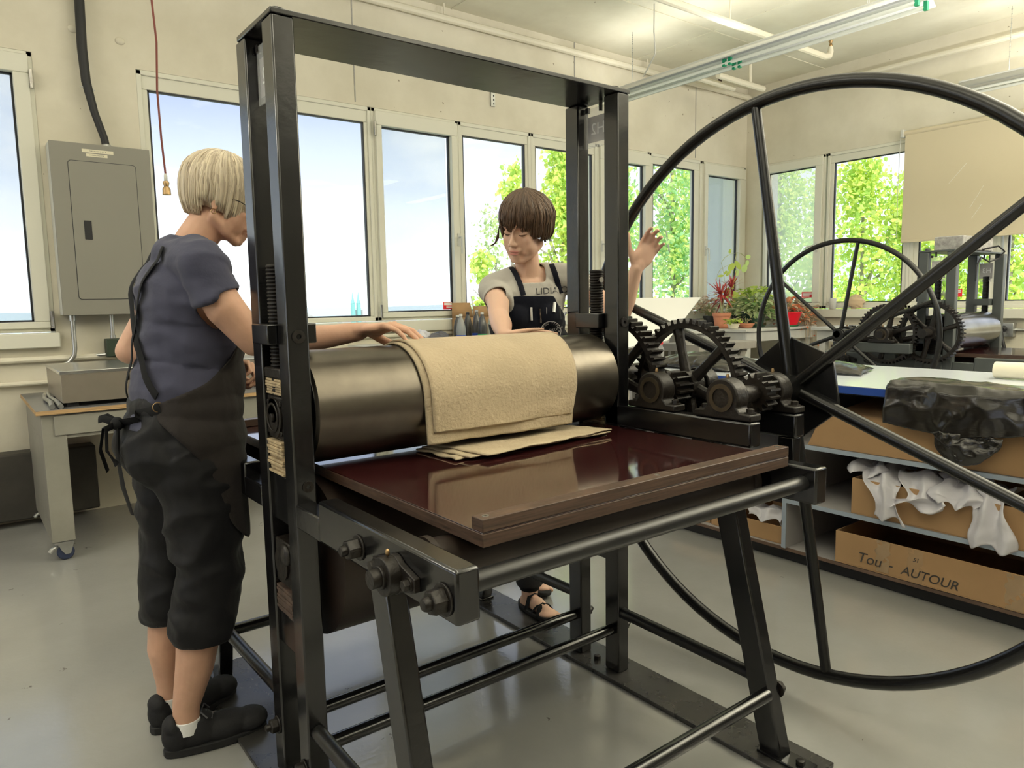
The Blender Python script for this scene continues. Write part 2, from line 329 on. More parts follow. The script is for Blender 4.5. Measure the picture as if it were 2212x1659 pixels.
def window(ax,a0,a1,label,ga0=None,ga1=None,gz0=1.15,gz1=2.555,sash=False,screen=False,handle=None,sticker=None,hinge=None,tilt=0):
    _wn[0]+=1; base=Y1 if ax=='y' else X1
    ga0=a0+.06 if ga0 is None else ga0; ga1=a1-.06 if ga1 is None else ga1
    loc=((a0+a1)/2,base,ZB) if ax=='y' else (base,(a0+a1)/2,ZB)
    w=thing('window_%d'%_wn[0],loc,None,None); w['kind']='structure'; w['label']=label
    def rng(d0,d1): return d0+base,d1+base
    def B(mb,p0,p1,d0,d1,q0,q1):
        if ax=='y': mb.box(p0,p1,base+d0,base+d1,q0,q1)
        else: mb.box(base+d0,base+d1,p0,p1,q0,q1)
        return mb
    # outer frame
    mb=MB(); wf_=.03
    B(mb,a0,a1,.0,.09,ZB,ZB+wf_); B(mb,a0,a1,.0,.09,ZT-wf_,ZT); B(mb,a0,a0+wf_,0,.09,ZB,ZT); B(mb,a1-wf_,a1,0,.09,ZB,ZT)
    mb.build('window_frame','frame',w,bevel=.004)
    # sash / glazing bead frame
    s0,s1=(-.025,.06) if sash else (.012,.07)
    s=MB(); i0,i1,j0,j1=a0+.022,a1-.022,ZB+.022,ZT-.022
    B(s,i0,i1,s0,s1,j0,gz0); B(s,i0,i1,s0,s1,gz1,j1); B(s,i0,ga0,s0,s1,gz0,gz1); B(s,ga1,i1,s0,s1,gz0,gz1)
    so_=s.build('sash','frame',w,bevel=.005)
    g=MB(); gw=.010
    B(g,ga0,ga1,.018,.04,gz0,gz0+gw); B(g,ga0,ga1,.018,.04,gz1-gw,gz1); B(g,ga0,ga0+gw,.018,.04,gz0,gz1); B(g,ga1-gw,ga1,.018,.04,gz0,gz1)
    g.build('gasket','gasket',w)
    p=MB(); B(p,ga0+.002,ga1-.002,.028,.031,gz0+.002,gz1-.002); pn=p.build('pane','glass',w)
    if screen:
        p=MB(); B(p,ga0,ga1,.075,.076,gz0,gz1); p.build('insect_screen','screen',w)
    if handle is not None:
        h=MB(); hz=1.72
        if ax=='y': h.box(handle-.012,handle+.012,base-.035,base-.024,hz-.05,hz+.05); h.tube([(handle,base-.035,hz+.02),(handle,base-.07,hz+.02),(handle,base-.075,hz-.11)],.009,8)
        else: h.box(base-.035,base-.024,handle-.012,handle+.012,hz-.05,hz+.05); h.tube([(base-.035,handle,hz+.02),(base-.07,handle,hz+.02),(base-.075,handle+.10,hz+.0)],.009,8)
        h.build('handle','whitepaint',w)
    if hinge is not None:
        for z in (1.16,2.5):
            h=MB(); 
            if ax=='y': h.cyl((hinge,base-.032,z-.05),(hinge,base-.032,z+.05),.010,8)
            else: h.cyl((base-.032,hinge,z-.05),(base-.032,hinge,z+.05),.010,8)
            h.build('hinge','steel',w)
    if sticker is not None:
        x0,x1,z0,z1=sticker; q=MB(); B(q,x0,x1,.020,.022,z0,z1); st=q.build('warning_sticker','red_sticker',w)
        for k in range(4):
            q=MB(); zz=z1-(z1-z0)*(.18+.2*k); B(q,x0+(x1-x0)*(.08 if k<2 else .3),x1-(x1-x0)*.08,.0185,.0195,zz-.004,zz+.004); q.build('printed_line','white_ink',st)
    return w
window('y',-1.55,.486,'leftmost window, cut by the photo edge, beside the grey electrical panel',ga0=-1.4,ga1=.386,gz1=2.53,sash=True,hinge=.47,screen=True)
window('y',1.012,2.576,'wide fixed window behind the grey-haired person and the left press posts',ga0=1.073,ga1=2.52,gz0=1.125,gz1=2.545,sticker=(1.84,1.97,1.14,1.20))
window('y',2.576,3.339,'casement window with a hazy screen and a red sticker, right of the left press posts',ga0=2.648,ga1=3.262,gz0=1.152,gz1=2.53,sash=True,handle=3.305,hinge=2.59,screen=True,sticker=(3.17,3.262,1.165,1.225))
window('y',3.339,4.09,'fixed window left of the brown-haired person',ga0=3.39,ga1=4.035,gz1=2.555)
window('y',4.09,4.885,'fixed window behind the brown-haired person',ga0=4.15,ga1=4.83)
window('y',4.885,5.60,'casement window seen between the right press posts',ga0=4.955,ga1=5.52,gz1=2.52,sash=True,handle=4.915)
window('y',5.60,6.42,'fixed window right of the right press posts, full of leaves',ga0=5.668,ga1=6.31)
window('y',6.42,7.19,'narrow casement window next to the room corner on the far wall',ga0=6.50,ga1=7.06,gz1=2.52,sash=True,handle=6.46,screen=True)
window('x',4.06,4.77,'tilted-open casement window on the right wall next to the corner',ga0=4.16,ga1=4.72,gz1=2.55,sash=True,handle=4.12,sticker=(4.17,4.30,1.205,1.265),screen=True)
window('x',3.20,4.04,'clear fixed window on the right wall behind the smaller press wheel',ga0=3.27,ga1=3.975)
window('x',2.45,3.20,'window on the right wall half covered by the roller blind',ga0=2.53,ga1=3.13,sticker=(2.74,2.85,1.19,1.26))
window('x',1.45,2.43,'rightmost window below the roller blind',ga0=1.55,ga1=2.40)
window('x',.3,1.45,'window on the right wall beyond the photo edge')
window('x',-2.6,.3,'far right window beyond the photo edge')
# concrete piers outside
struct(MB().box(7.75,8.2,5.5,5.95,-3,4).build('trim_31','concrete'),'concrete pier outside the corner windows')
# ---------------- presses ----------------
def nut(mb,c,r,h,ax='x',sg=1,shaft=True):
    """hex nut lying against plane at c pointing to sg*axis, with washer + threaded end"""
    c=Vector(c); d={'x':Vector((1,0,0)),'y':Vector((0,1,0)),'z':Vector((0,0,1))}[ax]*sg
    mb.tube([c,c+d*.004],r*1.25,18); 
    mb.tube([c+d*.004,c+d*(.004+h*.85),c+d*(.004+h)],[r,r,r*.88],6)
    if shaft: mb.tube([c+d*h,c+d*(h+.012),c+d*(h+.016)],[r*.52,r*.52,r*.42],16)
def gear(mb,c,ro,w0,w1,nteeth,rim,hub,spokes=6,tooth=.014):
    """c=(y,z) axis along x ; outer radius ro"""
    cy,cz=c; rr=ro-tooth
    ri=rr-rim
    if spokes: mb.ring((0,cy,cz),ri,rr,w0,w1,'x',nteeth*2)
    else: mb.tube([(w0,cy,cz),(w1,cy,cz)],rr,nteeth*2)
    for k in range(nteeth):
        a=2*PI*k/nteeth; t=PI/nteeth
        def P(r,an): return (cy+r*math.cos(an),cz+r*math.sin(an))
        mb.prism([P(rr*.99,a-t*.62),P(rr+tooth*.55,a-t*.42),P(ro,a-t*.24),P(ro,a+t*.24),P(rr+tooth*.55,a+t*.42),P(rr*.99,a+t*.62)],w0,w1,'x')
    if spokes:
        mb.tube([(w0-.008,cy,cz),(w1+.008,cy,cz)],hub,24)
        xm=(w0+w1)/2
        for k in range(spokes):
            a=2*PI*k/spokes+.30
            p=lambda r,a=a:(xm,cy+r*math.cos(a),cz+r*math.sin(a))
            mb.tube([p(hub*.8),p(ri*.6),p(ri+.004)],[(.014,.020),(.013,.015),(.015,.019)],10,flat=(1,0,0))
def pillow(mb,x0,x1,cy,cz,zb,r=.052,half=.09):
    poly=[(cy-half,zb),(cy+half,zb),(cy+half,zb+.018),(cy+r+.006,zb+.02)]+arc(cy,cz,r,math.atan2(zb+.03-cz,r*.999),PI-math.atan2(zb+.03-cz,r*.999),18)+[(cy-r-.006,zb+.02),(cy-half,zb+.018)]
    mb.prism(poly,x0,x1,'x')
def make_press(tagp,o,Wd,Ht,sp,paint,rollm,zbed=.83,wr=.858,blen=.71,W_w=1.385,screw_top=1.32,armside=True,detail=True,rr=.137,legs=True):
    P=thing('etching_press',o[0],sp[0],'press',rz=o[1],local=True)
    b=lambda n,mb,m=paint,bevel=.004,**k: mb.build(n,m,P,bevel=bevel,**k)
    pw=.05; u0=0; u1=Wd
    # posts
    for (a,c) in ((0,.0),(Wd-.047,.0)):
        for (v0,v1) in ((-.12,-.06),(.055,.115)):
            b('post',MB().box(a,a+pw if a==0 else a+.047,v0,v1,.015,Ht))
    b('top_plate',MB().box(-.002,Wd+.002,-.122,.10,Ht,Ht+.012),bevel=.002)
    for u in (.03,Wd-.02):
        b('cap_bolt',MB().lathe([(.016,Ht+.012),(.017,Ht+.026),(.013,Ht+.028)],(u,-.075,0),18),bevel=.001)
        b('hanger_stud',MB().cyl((u,-.02,Ht-.03),(u,-.02,Ht),.006,8),'castiron',bevel=0)
    for u in (0,Wd-.047):
        us=u+.025
        # cross block, screw, bearing stack
        b('cross_block',MB().box(u-.022,u+.095,-.055,.05,1.131,1.178),bevel=.003)
        s=MB(); r=.0225; zt=screw_top; n=int((zt-1.0)/.0085); prof=[]
        z=1.0
        for i in range(n):
            prof+= [(r-.0035,z),(r,z+.003),(r,z+.0055),(r-.0035,z+.0085)]; z+=.0085
        # threaded screw in the plane between posts with a cross hole near the top
        s.lathe(prof,(us,0,0),20); b('screw',s,'castiron' if paint=='black' else 'black',bevel=0)
        b('screw_hole',MB().lathe([(.009,-.0236),(.009,.0236)],(us,0,zt-.037),14,'y'),'whitepaint' if not detail else 'steel',bevel=0)
        if detail or True:
            for k,(v,dz) in enumerate(((0,0),)):
                x0,x1=u+.006,u+.058
                b('pressure_cap',MB().box(x0-.004,x1,-.053,.05,1.050,1.075),'castiron')
                zz=1.012
                rnd=random.Random(7)
                for q in range(6): b('shim',MB().box(x0-rnd.uniform(0,.008),x1-rnd.uniform(0,.01),-.052+rnd.uniform(0,.004),.048,zz,zz+.0055),'shimwood' if paint=='black' else 'castiron',bevel=.0008); zz+=.0063
                b('bearing_housing',MB().box(x0,x1,-.054,.05,.905,1.008),'castiron')
                for sg,f in ((-1,x0),(1,x1)):
                    h=MB(); h.tube([(f,0,.957),(f+sg*.006,0,.957)],.047,32); h.ring((0,0,.957),.030,.036,f+sg*.006,f+sg*.009,'x',32) if sg>0 else h.ring((0,0,.957),.030,.036,f-.009,f-.006,'x',32); h.cyl((f,0,.957),(f+sg*.012,0,.957),.010,14)
                    for (dy,dz) in ((-.04,.035),(.038,.035),(-.04,-.035),(.038,-.035)): h.cyl((f,dy,.957+dz),(f+sg*.004,dy,.957+dz),.006,10)
                    b('bearing_cover',h,'castiron',bevel=.001)
                zz=.822
                for q in range(11): b('shim',MB().box(x0-rnd.uniform(0,.010),x1-rnd.uniform(0,.012),-.052+rnd.uniform(0,.005),.048,zz,zz+.0062),'shimwood' if paint=='black' else 'castiron',bevel=.0008); zz+=.0074
                b('channel_plate',MB().box(x0+.004,x1-.008,-.06,.055,.70,.818))
                b('lower_housing',MB().box(x0,x1,-.054,.05,.545,.655),'castiron')
                c=MB(); c.tube([(x0-.006,.0,.60),(x0,0,.60)],.04,24); c.ell((x0-.002,-.02,.625),(.012,.03,.028)); b('bearing_cover',c,'castiron',bevel=0)
                zz=.470
                for q in range(8): b('shim',MB().box(x0-rnd.uniform(0,.006),x1-rnd.uniform(0,.010),-.052,.048,zz,zz+.007),'darkwood',bevel=.0008); zz+=.0085
                b('channel_plate',MB().box(x0+.004,x1-.008,-.06,.055,.38,.466))
        for v in (-.12,):
            b('socket_bolt',MB().ring((u+.025,0,1.150),.006,.015,v-.004,v+.002,'y',20),'castiron',bevel=0)
            b('socket_bolt',MB().ring((u+.03,0,.808),.005,.013,v-.003,v+.002,'y',20),'castiron',bevel=0)
    # rollers
    zc=zbed+.008+rr
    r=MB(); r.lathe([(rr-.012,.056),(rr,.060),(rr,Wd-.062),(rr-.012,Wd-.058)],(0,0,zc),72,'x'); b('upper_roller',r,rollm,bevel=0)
    b('roller_end',MB().lathe([(rr-.013,.0545),(rr-.013,.056)],(0,0,zc),48,'x'),'black',bevel=0)
    b('axle',MB().cyl((.0,0,zc),(Wd+.19,0,zc),.03,20),'castiron',bevel=0)
    r=MB(); r.lathe([(.17,.075),(.196,.078),(.196,Wd-.078),(.17,Wd-.075)],(0,0,zbed-.026-.197),64,'x'); b('lower_roller',r,'roller_dark',bevel=0)
    # bed
    bl=blen
    b('bed_board',MB().box(.10,Wd-.06,-bl,bl,zbed-.026,zbed-.002),'bedwood' if detail else 'bedwood',bevel=.0015)
    b('bed_surface',MB().box(.1005,Wd-.0605,-bl+.0005,bl-.0005,zbed-.002,zbed),'bedtop',bevel=.0006)
    for sg in (-1,1):
        y0,y1=(-bl,-bl+.034) if sg<0 else (bl-.034,bl)
        s=MB().box(.10,Wd-.06,y0,y1,zbed+.0005,zbed+.0235).build('bed_stop','bedwood',P,bevel=.0015)
        for u in (.118,.118+(Wd-.2)/2,Wd-.085):
            MB().lathe([(.0065,zbed+.0238),(.0062,zbed+.0246),(.002,zbed+.0238)],(u,(y0+y1)/2,0),14).build('screw_head','steel',s)
    # side arms, legs
    for sg in (-1,1):
        Y=lambda v: sg*v   # v distance from roller axis
        for (a0,a1,out) in ((0,.046,-1),(Wd-.049,Wd,1)):
            y0,y1=sorted((Y(.245),Y(.778))); b('side_arm',MB().box(a0,a1,y0,y1,.716,.807),bevel=.006)
            y0,y1=sorted((Y(.115),Y(.246))); b('arm_root',MB().box(a0,a1,y0,y1,.716,.771))
            # splayed leg
            lg=MB(); p0=(0,Y(.49),.72); p1=(0,Y(.678),.018); hw=.027 if out<0 else .03
            a0_,a1_=a0+.001,a1-.001
            lg.prism([(Y(.49-.022),.718),(Y(.49+.046),.718),(Y(.705),.018),(Y(.640),.018)],a0_,a1_,'x'); b('leg',lg,bevel=.005)
            b('leg_foot',MB().box(a0-.006,a1+.006,*sorted((Y(.635),Y(.775))),.014,.022),bevel=.002)
            f=MB(); f.lathe([(.012,.022),(.012,.032),(.006,.034)],((a0+a1)/2,Y(.745),0),6); b('floor_bolt',f,'castiron',bevel=.001)
            f0=a0 if out<0 else a1
            for (v,z,rr_) in ((.44,.757,.020),(.742,.752,.022)):
                n=MB(); nut(n,(f0,Y(v),z),rr_,.024,'x',out); b('nut',n,'castiron',bevel=.001)
            # flange bearing of the support roller
            fb=MB(); cy,cz=Y(.593),.752
            d=out
            fb.prism([(cy-.075,cz-.012)]+[(cy-.075,cz+.012)]+arc(cy,cz,.036,PI*.75,PI*.25,6)+[(cy+.075,cz+.012),(cy+.075,cz-.012)]+arc(cy,cz,.036,-PI*.25,-PI*.75,6),f0,f0+d*.012,'x')
            fb.tube([(f0+d*.01,cy,cz),(f0+d*.034,cy,cz)],.034,28); fb.tube([(f0+d*.03,cy,cz),(f0+d*.040,cy,cz)],.021,24)
            fo=b('flange_bearing',fb,'castiron',bevel=.0015)
            MB().cyl((f0+d*.03,cy,cz),(f0+d*.056,cy,cz),.0165,22).build('shaft_end','steel' if False else 'castiron',fo,bevel=.001)
            for s2 in (-1,1):
                q=MB(); nut(q,(f0+d*.012,cy+s2*.060,cz),.010,.010,'x',d,False); q.build('bolt','castiron',fo)
            MB().ell((f0+d*.02,cy,cz+.041),(.004,.004,.007)).build('grease_nipple','brass',fo)
        # support roller under the bed
        r=MB(); r.lathe([(.03,.052),(.052,.054),(.052,.066),(.045,.068),(.045,Wd-.09),(.052,Wd-.088),(.052,Wd-.07),(.03,Wd-.068)],(0,Y(.593),.752),32,'x'); b('support_roller',r,'roller_dark',bevel=0)
        b('stretcher',MB().cyl((.04,Y(.742),.766),(Wd-.045,Y(.742),.766),.0185,18),'black_edge' if paint=='black' else paint,bevel=0)
        b('stretcher',MB().cyl((.04,Y(.655),.178),(Wd-.045,Y(.655),.178),.0185,18),bevel=0)
        for u in (.025,Wd-.025):
            b('stretcher',MB().cyl((u,Y(.11),.215 if sg<0 else .215),(u,Y(.64),.205),.0175,18),'black_edge' if paint=='black' else paint,bevel=0)
            n=MB(); nut(n,(-.0 if u<.1 else Wd,Y(.655),.178),.018,.018,'x',-1 if u<.1 else 1,False); b('nut',n,'castiron',bevel=.001)
    for v in (-.09,.085):
        z=.157 if v<0 else .147
        b('stretcher',MB().cyl((.045,v,z),(Wd-.045,v,z),.0175,18),bevel=0)
        for (f0,d) in ((0,-1),(Wd,1)):
            n=MB(); nut(n,(f0,v,z-.04 if v<0 and d<0 else z),.018,.018,'x',d); b('nut',n,'castiron',bevel=.001)
    # base plates on the floor
    for (a,c) in ((-.042,.135),(Wd-.086,Wd+.058)):
        b('base_plate',MB().box(a,c,-.79,.79,.001,.014),'baseplate',bevel=.002)
    for u in (.02,Wd-.03):
        b('floor_bolt',MB().lathe([(.012,.014),(.012,.028),(.006,.03)],(u,-.005,0),6),'castiron',bevel=.001)
    # gear train
    for (a0,a1) in ((Wd-.047,Wd),(Wd+.163,Wd+.21)):
        b('bearing_beam',MB().box(a0,a1,-.593,-.06,.828,.895),bevel=.006)
        for cy in (-.25,-.5):
            pb=MB(); xx0,xx1=a0+.004,a1+.004; pillow(pb,xx0-.004,xx1,cy,.953,.897); po=b('pillow_block',pb,'castiron',bevel=.004)
            for (f,d) in ((xx0-.004,-1),(xx1,1)):
                MB().ring((0,cy,.953),.026,.038,f if d>0 else f-.004,f+.004 if d>0 else f,'x',32).build('bearing_ring','steel_dark',po)
            for s2 in (-1,1):
                q=MB(); q.lathe([(.016,.915),(.016,.918)],((xx0+xx1)/2,cy+s2*.072,0),16); q.lathe([(.0105,.918),(.0105,.927),(.007,.929)],((xx0+xx1)/2,cy+s2*.072,0),6); q.build('bolt','castiron',po)
            MB().lathe([(.004,1.004),(.005,1.010),(.003,1.016)],((xx0+xx1)/2,cy,0),8).build('grease_nipple','brass',po)
    b('axle',MB().cyl((Wd-.03,-.25,.953),(Wd+.24,-.25,.953),.024,20),'castiron',bevel=0)
    b('axle',MB().cyl((Wd-.03,-.5,.953),(Wd+.33,-.5,.953),.024,20),'castiron',bevel=0)
    g=MB(); gear(g,(0,.965),.206,Wd+.035,Wd+.088,52,.016,.045); b('gear',g,'castiron',bevel=0,sharp=.5)
    g=MB(); gear(g,(-.25,.953),.206,Wd+.105,Wd+.145,52,.016,.045); b('gear',g,'castiron',bevel=0,sharp=.5)
    g=MB(); gear(g,(-.25,.953),.050,Wd+.03,Wd+.092,13,.01,.02,spokes=0); b('pinion',g,'castiron',bevel=0,sharp=.5)
    g=MB(); gear(g,(-.5,.953),.056,Wd+.10,Wd+.148,15,.01,.02,spokes=0); b('pinion',g,'castiron',bevel=0,sharp=.5)
    if detail:
        b('beam_support',MB().box(Wd+.168,Wd+.205,-.585,-.535,.70,.828)); b('beam_support',MB().box(Wd,Wd+.21,-.59,-.54,.70,.74))
    # flywheel
    hu=W_w; hc=(-.49,.95)
    pts=[(hu,hc[0]+wr*math.cos(2*PI*k/96),hc[1]+wr*math.sin(2*PI*k/96)) for k in range(96)]
    fw=b('flywheel',MB().tube(pts,.0195 if detail else .017,16,closed=True),'wheelblack',bevel=0)
    a0=math.radians(80.6)
    for k in range(6):
        a=a0+k*PI/3; p=lambda r:(hu,hc[0]+r*math.cos(a),hc[1]+r*math.sin(a))
        MB().tube([p(.03),p(wr)],[.0185 if detail else .014,.0150 if detail else .0125],16).build('spoke','wheelblack',fw)
    hx=.15 if detail else .05
    MB().prism([(hc[0]+hx*math.cos(a0+k*PI/3+s*.09),hc[1]+hx*math.sin(a0+k*PI/3+s*.09)) for k in range(6) for s in (-1,1)],hu+.008,hu+.020,'x').build('hub_plate','wheelblack',fw,bevel=.002)
    MB().cyl((hu-.085,hc[0],hc[1]),(hu+.03,hc[0],hc[1]),.040,28).build('hub','wheelblack',fw,bevel=.003)
    return P
mat('baseplate',(.075,.072,.068),.28,.4,bump=.12,bscale=12,var=.4,vscale=6,rvar=.1)
mat('steel_dark',(.11,.09,.065),.35,.8,var=.3)
mat('signgrey',(.33,.30,.30),.6); mat('acrylic',(.9,.92,.92),.05,alpha=.22,spec=.6)
PR=make_press('main',((.585,1.69,0),0),1.082,1.831,('large black etching press with a big flywheel, in the foreground',),'black','roller')
PR2=make_press('small',((6.05,2.13,0),PI),.85,1.495,('smaller grey etching press with a steel roller by the right windows',),'greypaint','roller2',wr=.645,W_w=1.15,detail=False,blen=.75,screw_top=1.345,rr=.125)
def text_mesh(body,size,mtx,name,mt,parent,ext=.0006):
    c=bpy.data.curves.new(name,'FONT'); c.body=body; c.size=size; c.extrude=ext; c.align_x='CENTER'; c.align_y='CENTER'
    o=bpy.data.objects.new(name,c); COL.objects.link(o); dg=bpy.context.evaluated_depsgraph_get(); dg.update()
    me=bpy.data.meshes.new_from_object(o.evaluated_get(dg)); bpy.data.objects.remove(o); me.materials.clear(); me.materials.append(M[mt])
    me.transform(mtx)
    n=bpy.data.objects.new(name,me); COL.objects.link(n)
    off=OFF.get(parent.name,Vector((0,0,0))); me.transform(Matrix.Translation(-off)); n.parent=parent; OFF[n.name]=off
    return n
# acrylic signs between the posts (H2 / H3, their back side faces the camera so the letters read mirrored)
def sign(x,y,z,w,h,txt,face,label,ry=0):
    t=thing('acrylic_sign',(x,y,z),label,'sign')
    MB().box(x-.0015,x+.0015,y-w/2,y+w/2,z-h/2,z+h/2).build('acrylic_sheet','acrylic',t)
    MB().box(x+.003,x+.0042,y-w*.36,y+w*.5-.004,z-h*.36,z+h*.30).build('printed_card','signgrey',t)
    MB().box(x-.004,x+.006,y+w/2-.012,y+w/2,z+h/2-.012,z+h/2+.004).build('clip','castiron',t)
    # text glyph plane: seen from -x side mirrored
    mt=Matrix(((0,0,-1,x+.0022),(1,0,0,y+.0),(0,1,0,z-.005),(0,0,0,1)))
    text_mesh(txt,.050,mt,'lettering','white_ink',t)
    return t
sign(1.652,1.690,1.757,.100,.120,'H2',1,'clear acrylic sign reading H2, hung inside the right posts of the black press')
sign(.612,1.690,1.745,.100,.13,'H2',1,'clear acrylic sign seen edge-on inside the left posts of the black press')
sign(5.225,2.13,1.385,.105,.17,'H3',1,'clear acrylic sign reading H3 on the gear side of the grey press')
sign(6.02,2.13,1.385,.105,.17,'H3',1,'clear acrylic sign reading H3 on the far side of the grey press')
# ---------------- felts on the press ----------------
def felt_sheet(name,x0,x1,off,a0,a1,tail,flare,label,m='felt',th=.006,seed=1,slant=0.0):
    """blanket draped over the upper roller: from the back (angle a1) over the top, hanging down the front"""
    cy,cz,r=1.69,.975,.137+off
    path=[]
    n=26
    for i in range(n+1):
        a=a0+(a1-a0)*i/n; path.append((cy+r*math.cos(a),cz+r*math.sin(a)))
    ly,lz=path[-1]; dy,dz=-math.sin(a1),math.cos(a1); k=12
    sg=1
    for i in range(1,k+1):
        t=tail*i/k; path.append((ly+dy*t-.0*t, lz+dz*t))
    rnd=random.Random(seed); m_=len(path)
    def fn(u,v):
        i=v*(m_-1); j=min(int(i),m_-2); f=i-j; y=path[j][0]*(1-f)+path[j+1][0]*f; z=path[j][1]*(1-f)+path[j+1][1]*f
        w=noise.noise(Vector((u*3+seed,v*5,seed)))*.004
        hang=max(0,v-n/(m_-1))/(1-n/(m_-1))
        y+=-abs(w)*hang*2 - flare*hang**1.5*(1-.5*u); z+=w*.3
        x=x0+(x1-x0)*u + slant*hang*(1-u*.6) + noise.noise(Vector((v*4,seed,u*2)))*.003
        z+=hang*( (u)*.012 )
        return (x,y,z)
    mb=MB(); mb.grid(fn,40,m_*2)
    o=mb.build(name,m,solid=th,smooth=True,recalc=True); tag(o,label,'blanket',group=None)
    return o
f1=felt_sheet('felt_blanket',.900,1.445,.0085,math.radians(20),math.radians(198),.045,.012,'cream felt blanket draped over the steel roller, outer layer under the hands',tail if False else 'felt') if False else None
def drape(name,xl,xr,off,a1,tail,label,m,seed,th=.005,push=.0):
    cy,cz,r=1.69,.975,.137+off
    pts=[]
    n=30; a0=math.radians(10)
    for i in range(n+1):
        a=a0+(a1-a0)*i/n; pts.append((cy+r*math.cos(a),cz+r*math.sin(a),0))
    ly,lz,_=pts[-1]; ty,tz=-math.sin(a1),math.cos(a1)
    k=14
    for i in range(1,k+1):
        f=i/k; b=min(1,f*1.3); 
        d=tail/k; ty2,tz2=(1-b)*ty+b*push,(1-b)*tz+b*-1; l=math.hypot(ty2,tz2)
        ly+=ty2/l*d; lz+=tz2/l*d; pts.append((ly,lz,f))
    mm=len(pts)
    def fn(u,v):
        i=v*(mm-1); j=min(int(i),mm-2); f=i-j; P=[pts[j][q]*(1-f)+pts[j+1][q]*f for q in range(3)]
        w=noise.noise(Vector((u*2.5+seed,v*4,seed)))*.006*P[2]
        x=xl(v)+(xr(v)-xl(v))*u
        return (x,P[0]-abs(w)-.004*P[2]*math.sin(u*7+seed),P[1]+noise.noise(Vector((u*6,seed,3)))*.003*P[2])
    mb=MB(); mb.grid(fn,44,60)
    o=mb.build(name,m,solid=th); return tag(o,label,'blanket')
drape('felt_blanket',lambda v:.905+.016*v,lambda v:1.435-.03*v,.0045,math.radians(182),.105,'cream felt blanket draped over the roller, lower of the two layers','felt2',3)
drape('felt_blanket',lambda v:.922+.016*v,lambda v:1.46-.06*v,.0115,math.radians(182),.075,'cream felt blanket draped over the roller, upper of the two layers','felt',5)
# folded felt sheets lying flat on the bed
def sheet(name,poly,z,label,m='felt2',seed=0,amp=.004,nu=30,nv=16,th=.0035):
    a,b,c,d=[Vector(p) for p in poly]
    def fn(u,v):
        p=(a*(1-u)+b*u)*(1-v)+(d*(1-u)+c*u)*v
        e=noise.noise(Vector((u*5+seed,v*4,seed*2)))
        return (p.x+e*.006,p.y+noise.noise(Vector((u*8,seed,v)))*.010*(1-v),z+amp*max(0,e+.2)*(1 if v<.8 else .3)+.0035)
    mb=MB(); mb.grid(fn,nu,nv); return tag(mb.build(name,m,solid=th),label,'blanket')
def bedp(px,py,z=.83): p=unproj(px,py,2,z); return (p.x,p.y)
E1=[bedp(838,983),bedp(1262,948),bedp(1240,905),bedp(930,960)]
sheet('felt_sheet',[(.955,1.475),(1.500,1.50),(1.47,1.66),(.95,1.66)],.831,'thin cream felt sheet lying on the bed, lowest of three','felt2',1)
sheet('felt_sheet',[(.985,1.455),(1.485,1.47),(1.46,1.655),(.965,1.655)],.836,'thin cream felt sheet lying on the bed, middle of three','felt2',4)
sheet('felt_sheet',[(1.02,1.43),(1.495,1.475),(1.44,1.65),(.985,1.65)],.841,'stained cream felt sheet lying on the bed, top of three','felt2',9)
# ---------------- electrical panel ----------------
mat('ptop',(.16,.16,.17),.25,bump=.02); mat('ply',(.55,.36,.17),.6,col2=(.25,.15,.07),vscale=4,stretch=(1,1,90))
mat('tablegrey',(.26,.25,.215),.5,bump=.05,var=.15,vscale=5); mat('silver',(.62,.62,.60),.22,.85,bump=.02,var=.08); mat('silverside',(.34,.30,.25),.35,.6,var=.1)
mat('blue_wheel',(.02,.03,.07),.5); mat('darkgreen',(.02,.035,.02),.45); mat('label',(.75,.70,.55),.6); mat('hoseblack',(.010,.010,.012),.5)
mat('ink',(.05,.045,.04),.7)
e_=thing('electrical_panel',(.77,4.93,1.183),'tall grey electrical panel box on the pier between the left windows','panel')
b=MB(); b.box(.517,1.022,4.862,4.999,1.186,2.150); b.build('cabinet_body','panelgrey',e_,bevel=.004)
b=MB(); b.box(.513,1.026,4.850,4.862,1.183,2.154); fp=b.build('front_plate','panelgrey',e_,bevel=.003)
def rrect(x0,x1,z0,z1,r,n=5):
    p=[]
    for (cx,cz,a) in ((x1-r,z1-r,0),(x0+r,z1-r,PI/2),(x0+r,z0+r,PI),(x1-r,z0+r,1.5*PI)):
        p+=[(cx+r*math.cos(a+PI/2*i/n),cz+r*math.sin(a+PI/2*i/n)) for i in range(n+1)]
    return p
b=MB(); b.prism(rrect(.597,.946,1.272,2.056,.018),4.8492,4.8505,'y'); b.build('door_gap','gasket',fp)
b=MB(); b.prism(rrect(.600,.943,1.275,2.053,.016),4.8465,4.8500,'y'); dr=b.build('door','panelgrey',fp,bevel=.001)
MB().box(.654,.692,4.8425,4.8468,1.615,1.722).build('latch','hoseblack',e_,bevel=.002)
b=MB(); b.box(.514,.519,4.852,4.999,1.186,2.15); b.build('side_flange','whitepaint',e_)
for (x0,x1,z0,z1,t) in ((.677,.829,2.105,2.124,'TABLEAU NO. 21 ALT. R'),(.697,.797,2.083,2.100,'PANNEAU POUVOIR')):
    l=MB().box(x0-.004,x1+.004,4.8488,4.8498,z0,z1).build('paper_label','label',fp)
    text_mesh(t,.0080,Matrix(((1,0,0,(x0+x1)/2),(0,0,1,4.8484),(0,1,0,(z0+z1)/2),(0,0,0,1))),'lettering','ink',fp,ext=.0002)
h=thing('black_conduit',(.74,4.93,3.3),'thick black flexible conduit running from the ceiling into the electrical panel','conduit')
pts=[(.735,4.945,3.5),(.735,4.945,2.96),(.729,4.94,2.70),(.735,4.935,2.52),(.765,4.93,2.35),(.805,4.93,2.21),(.812,4.93,2.155)]
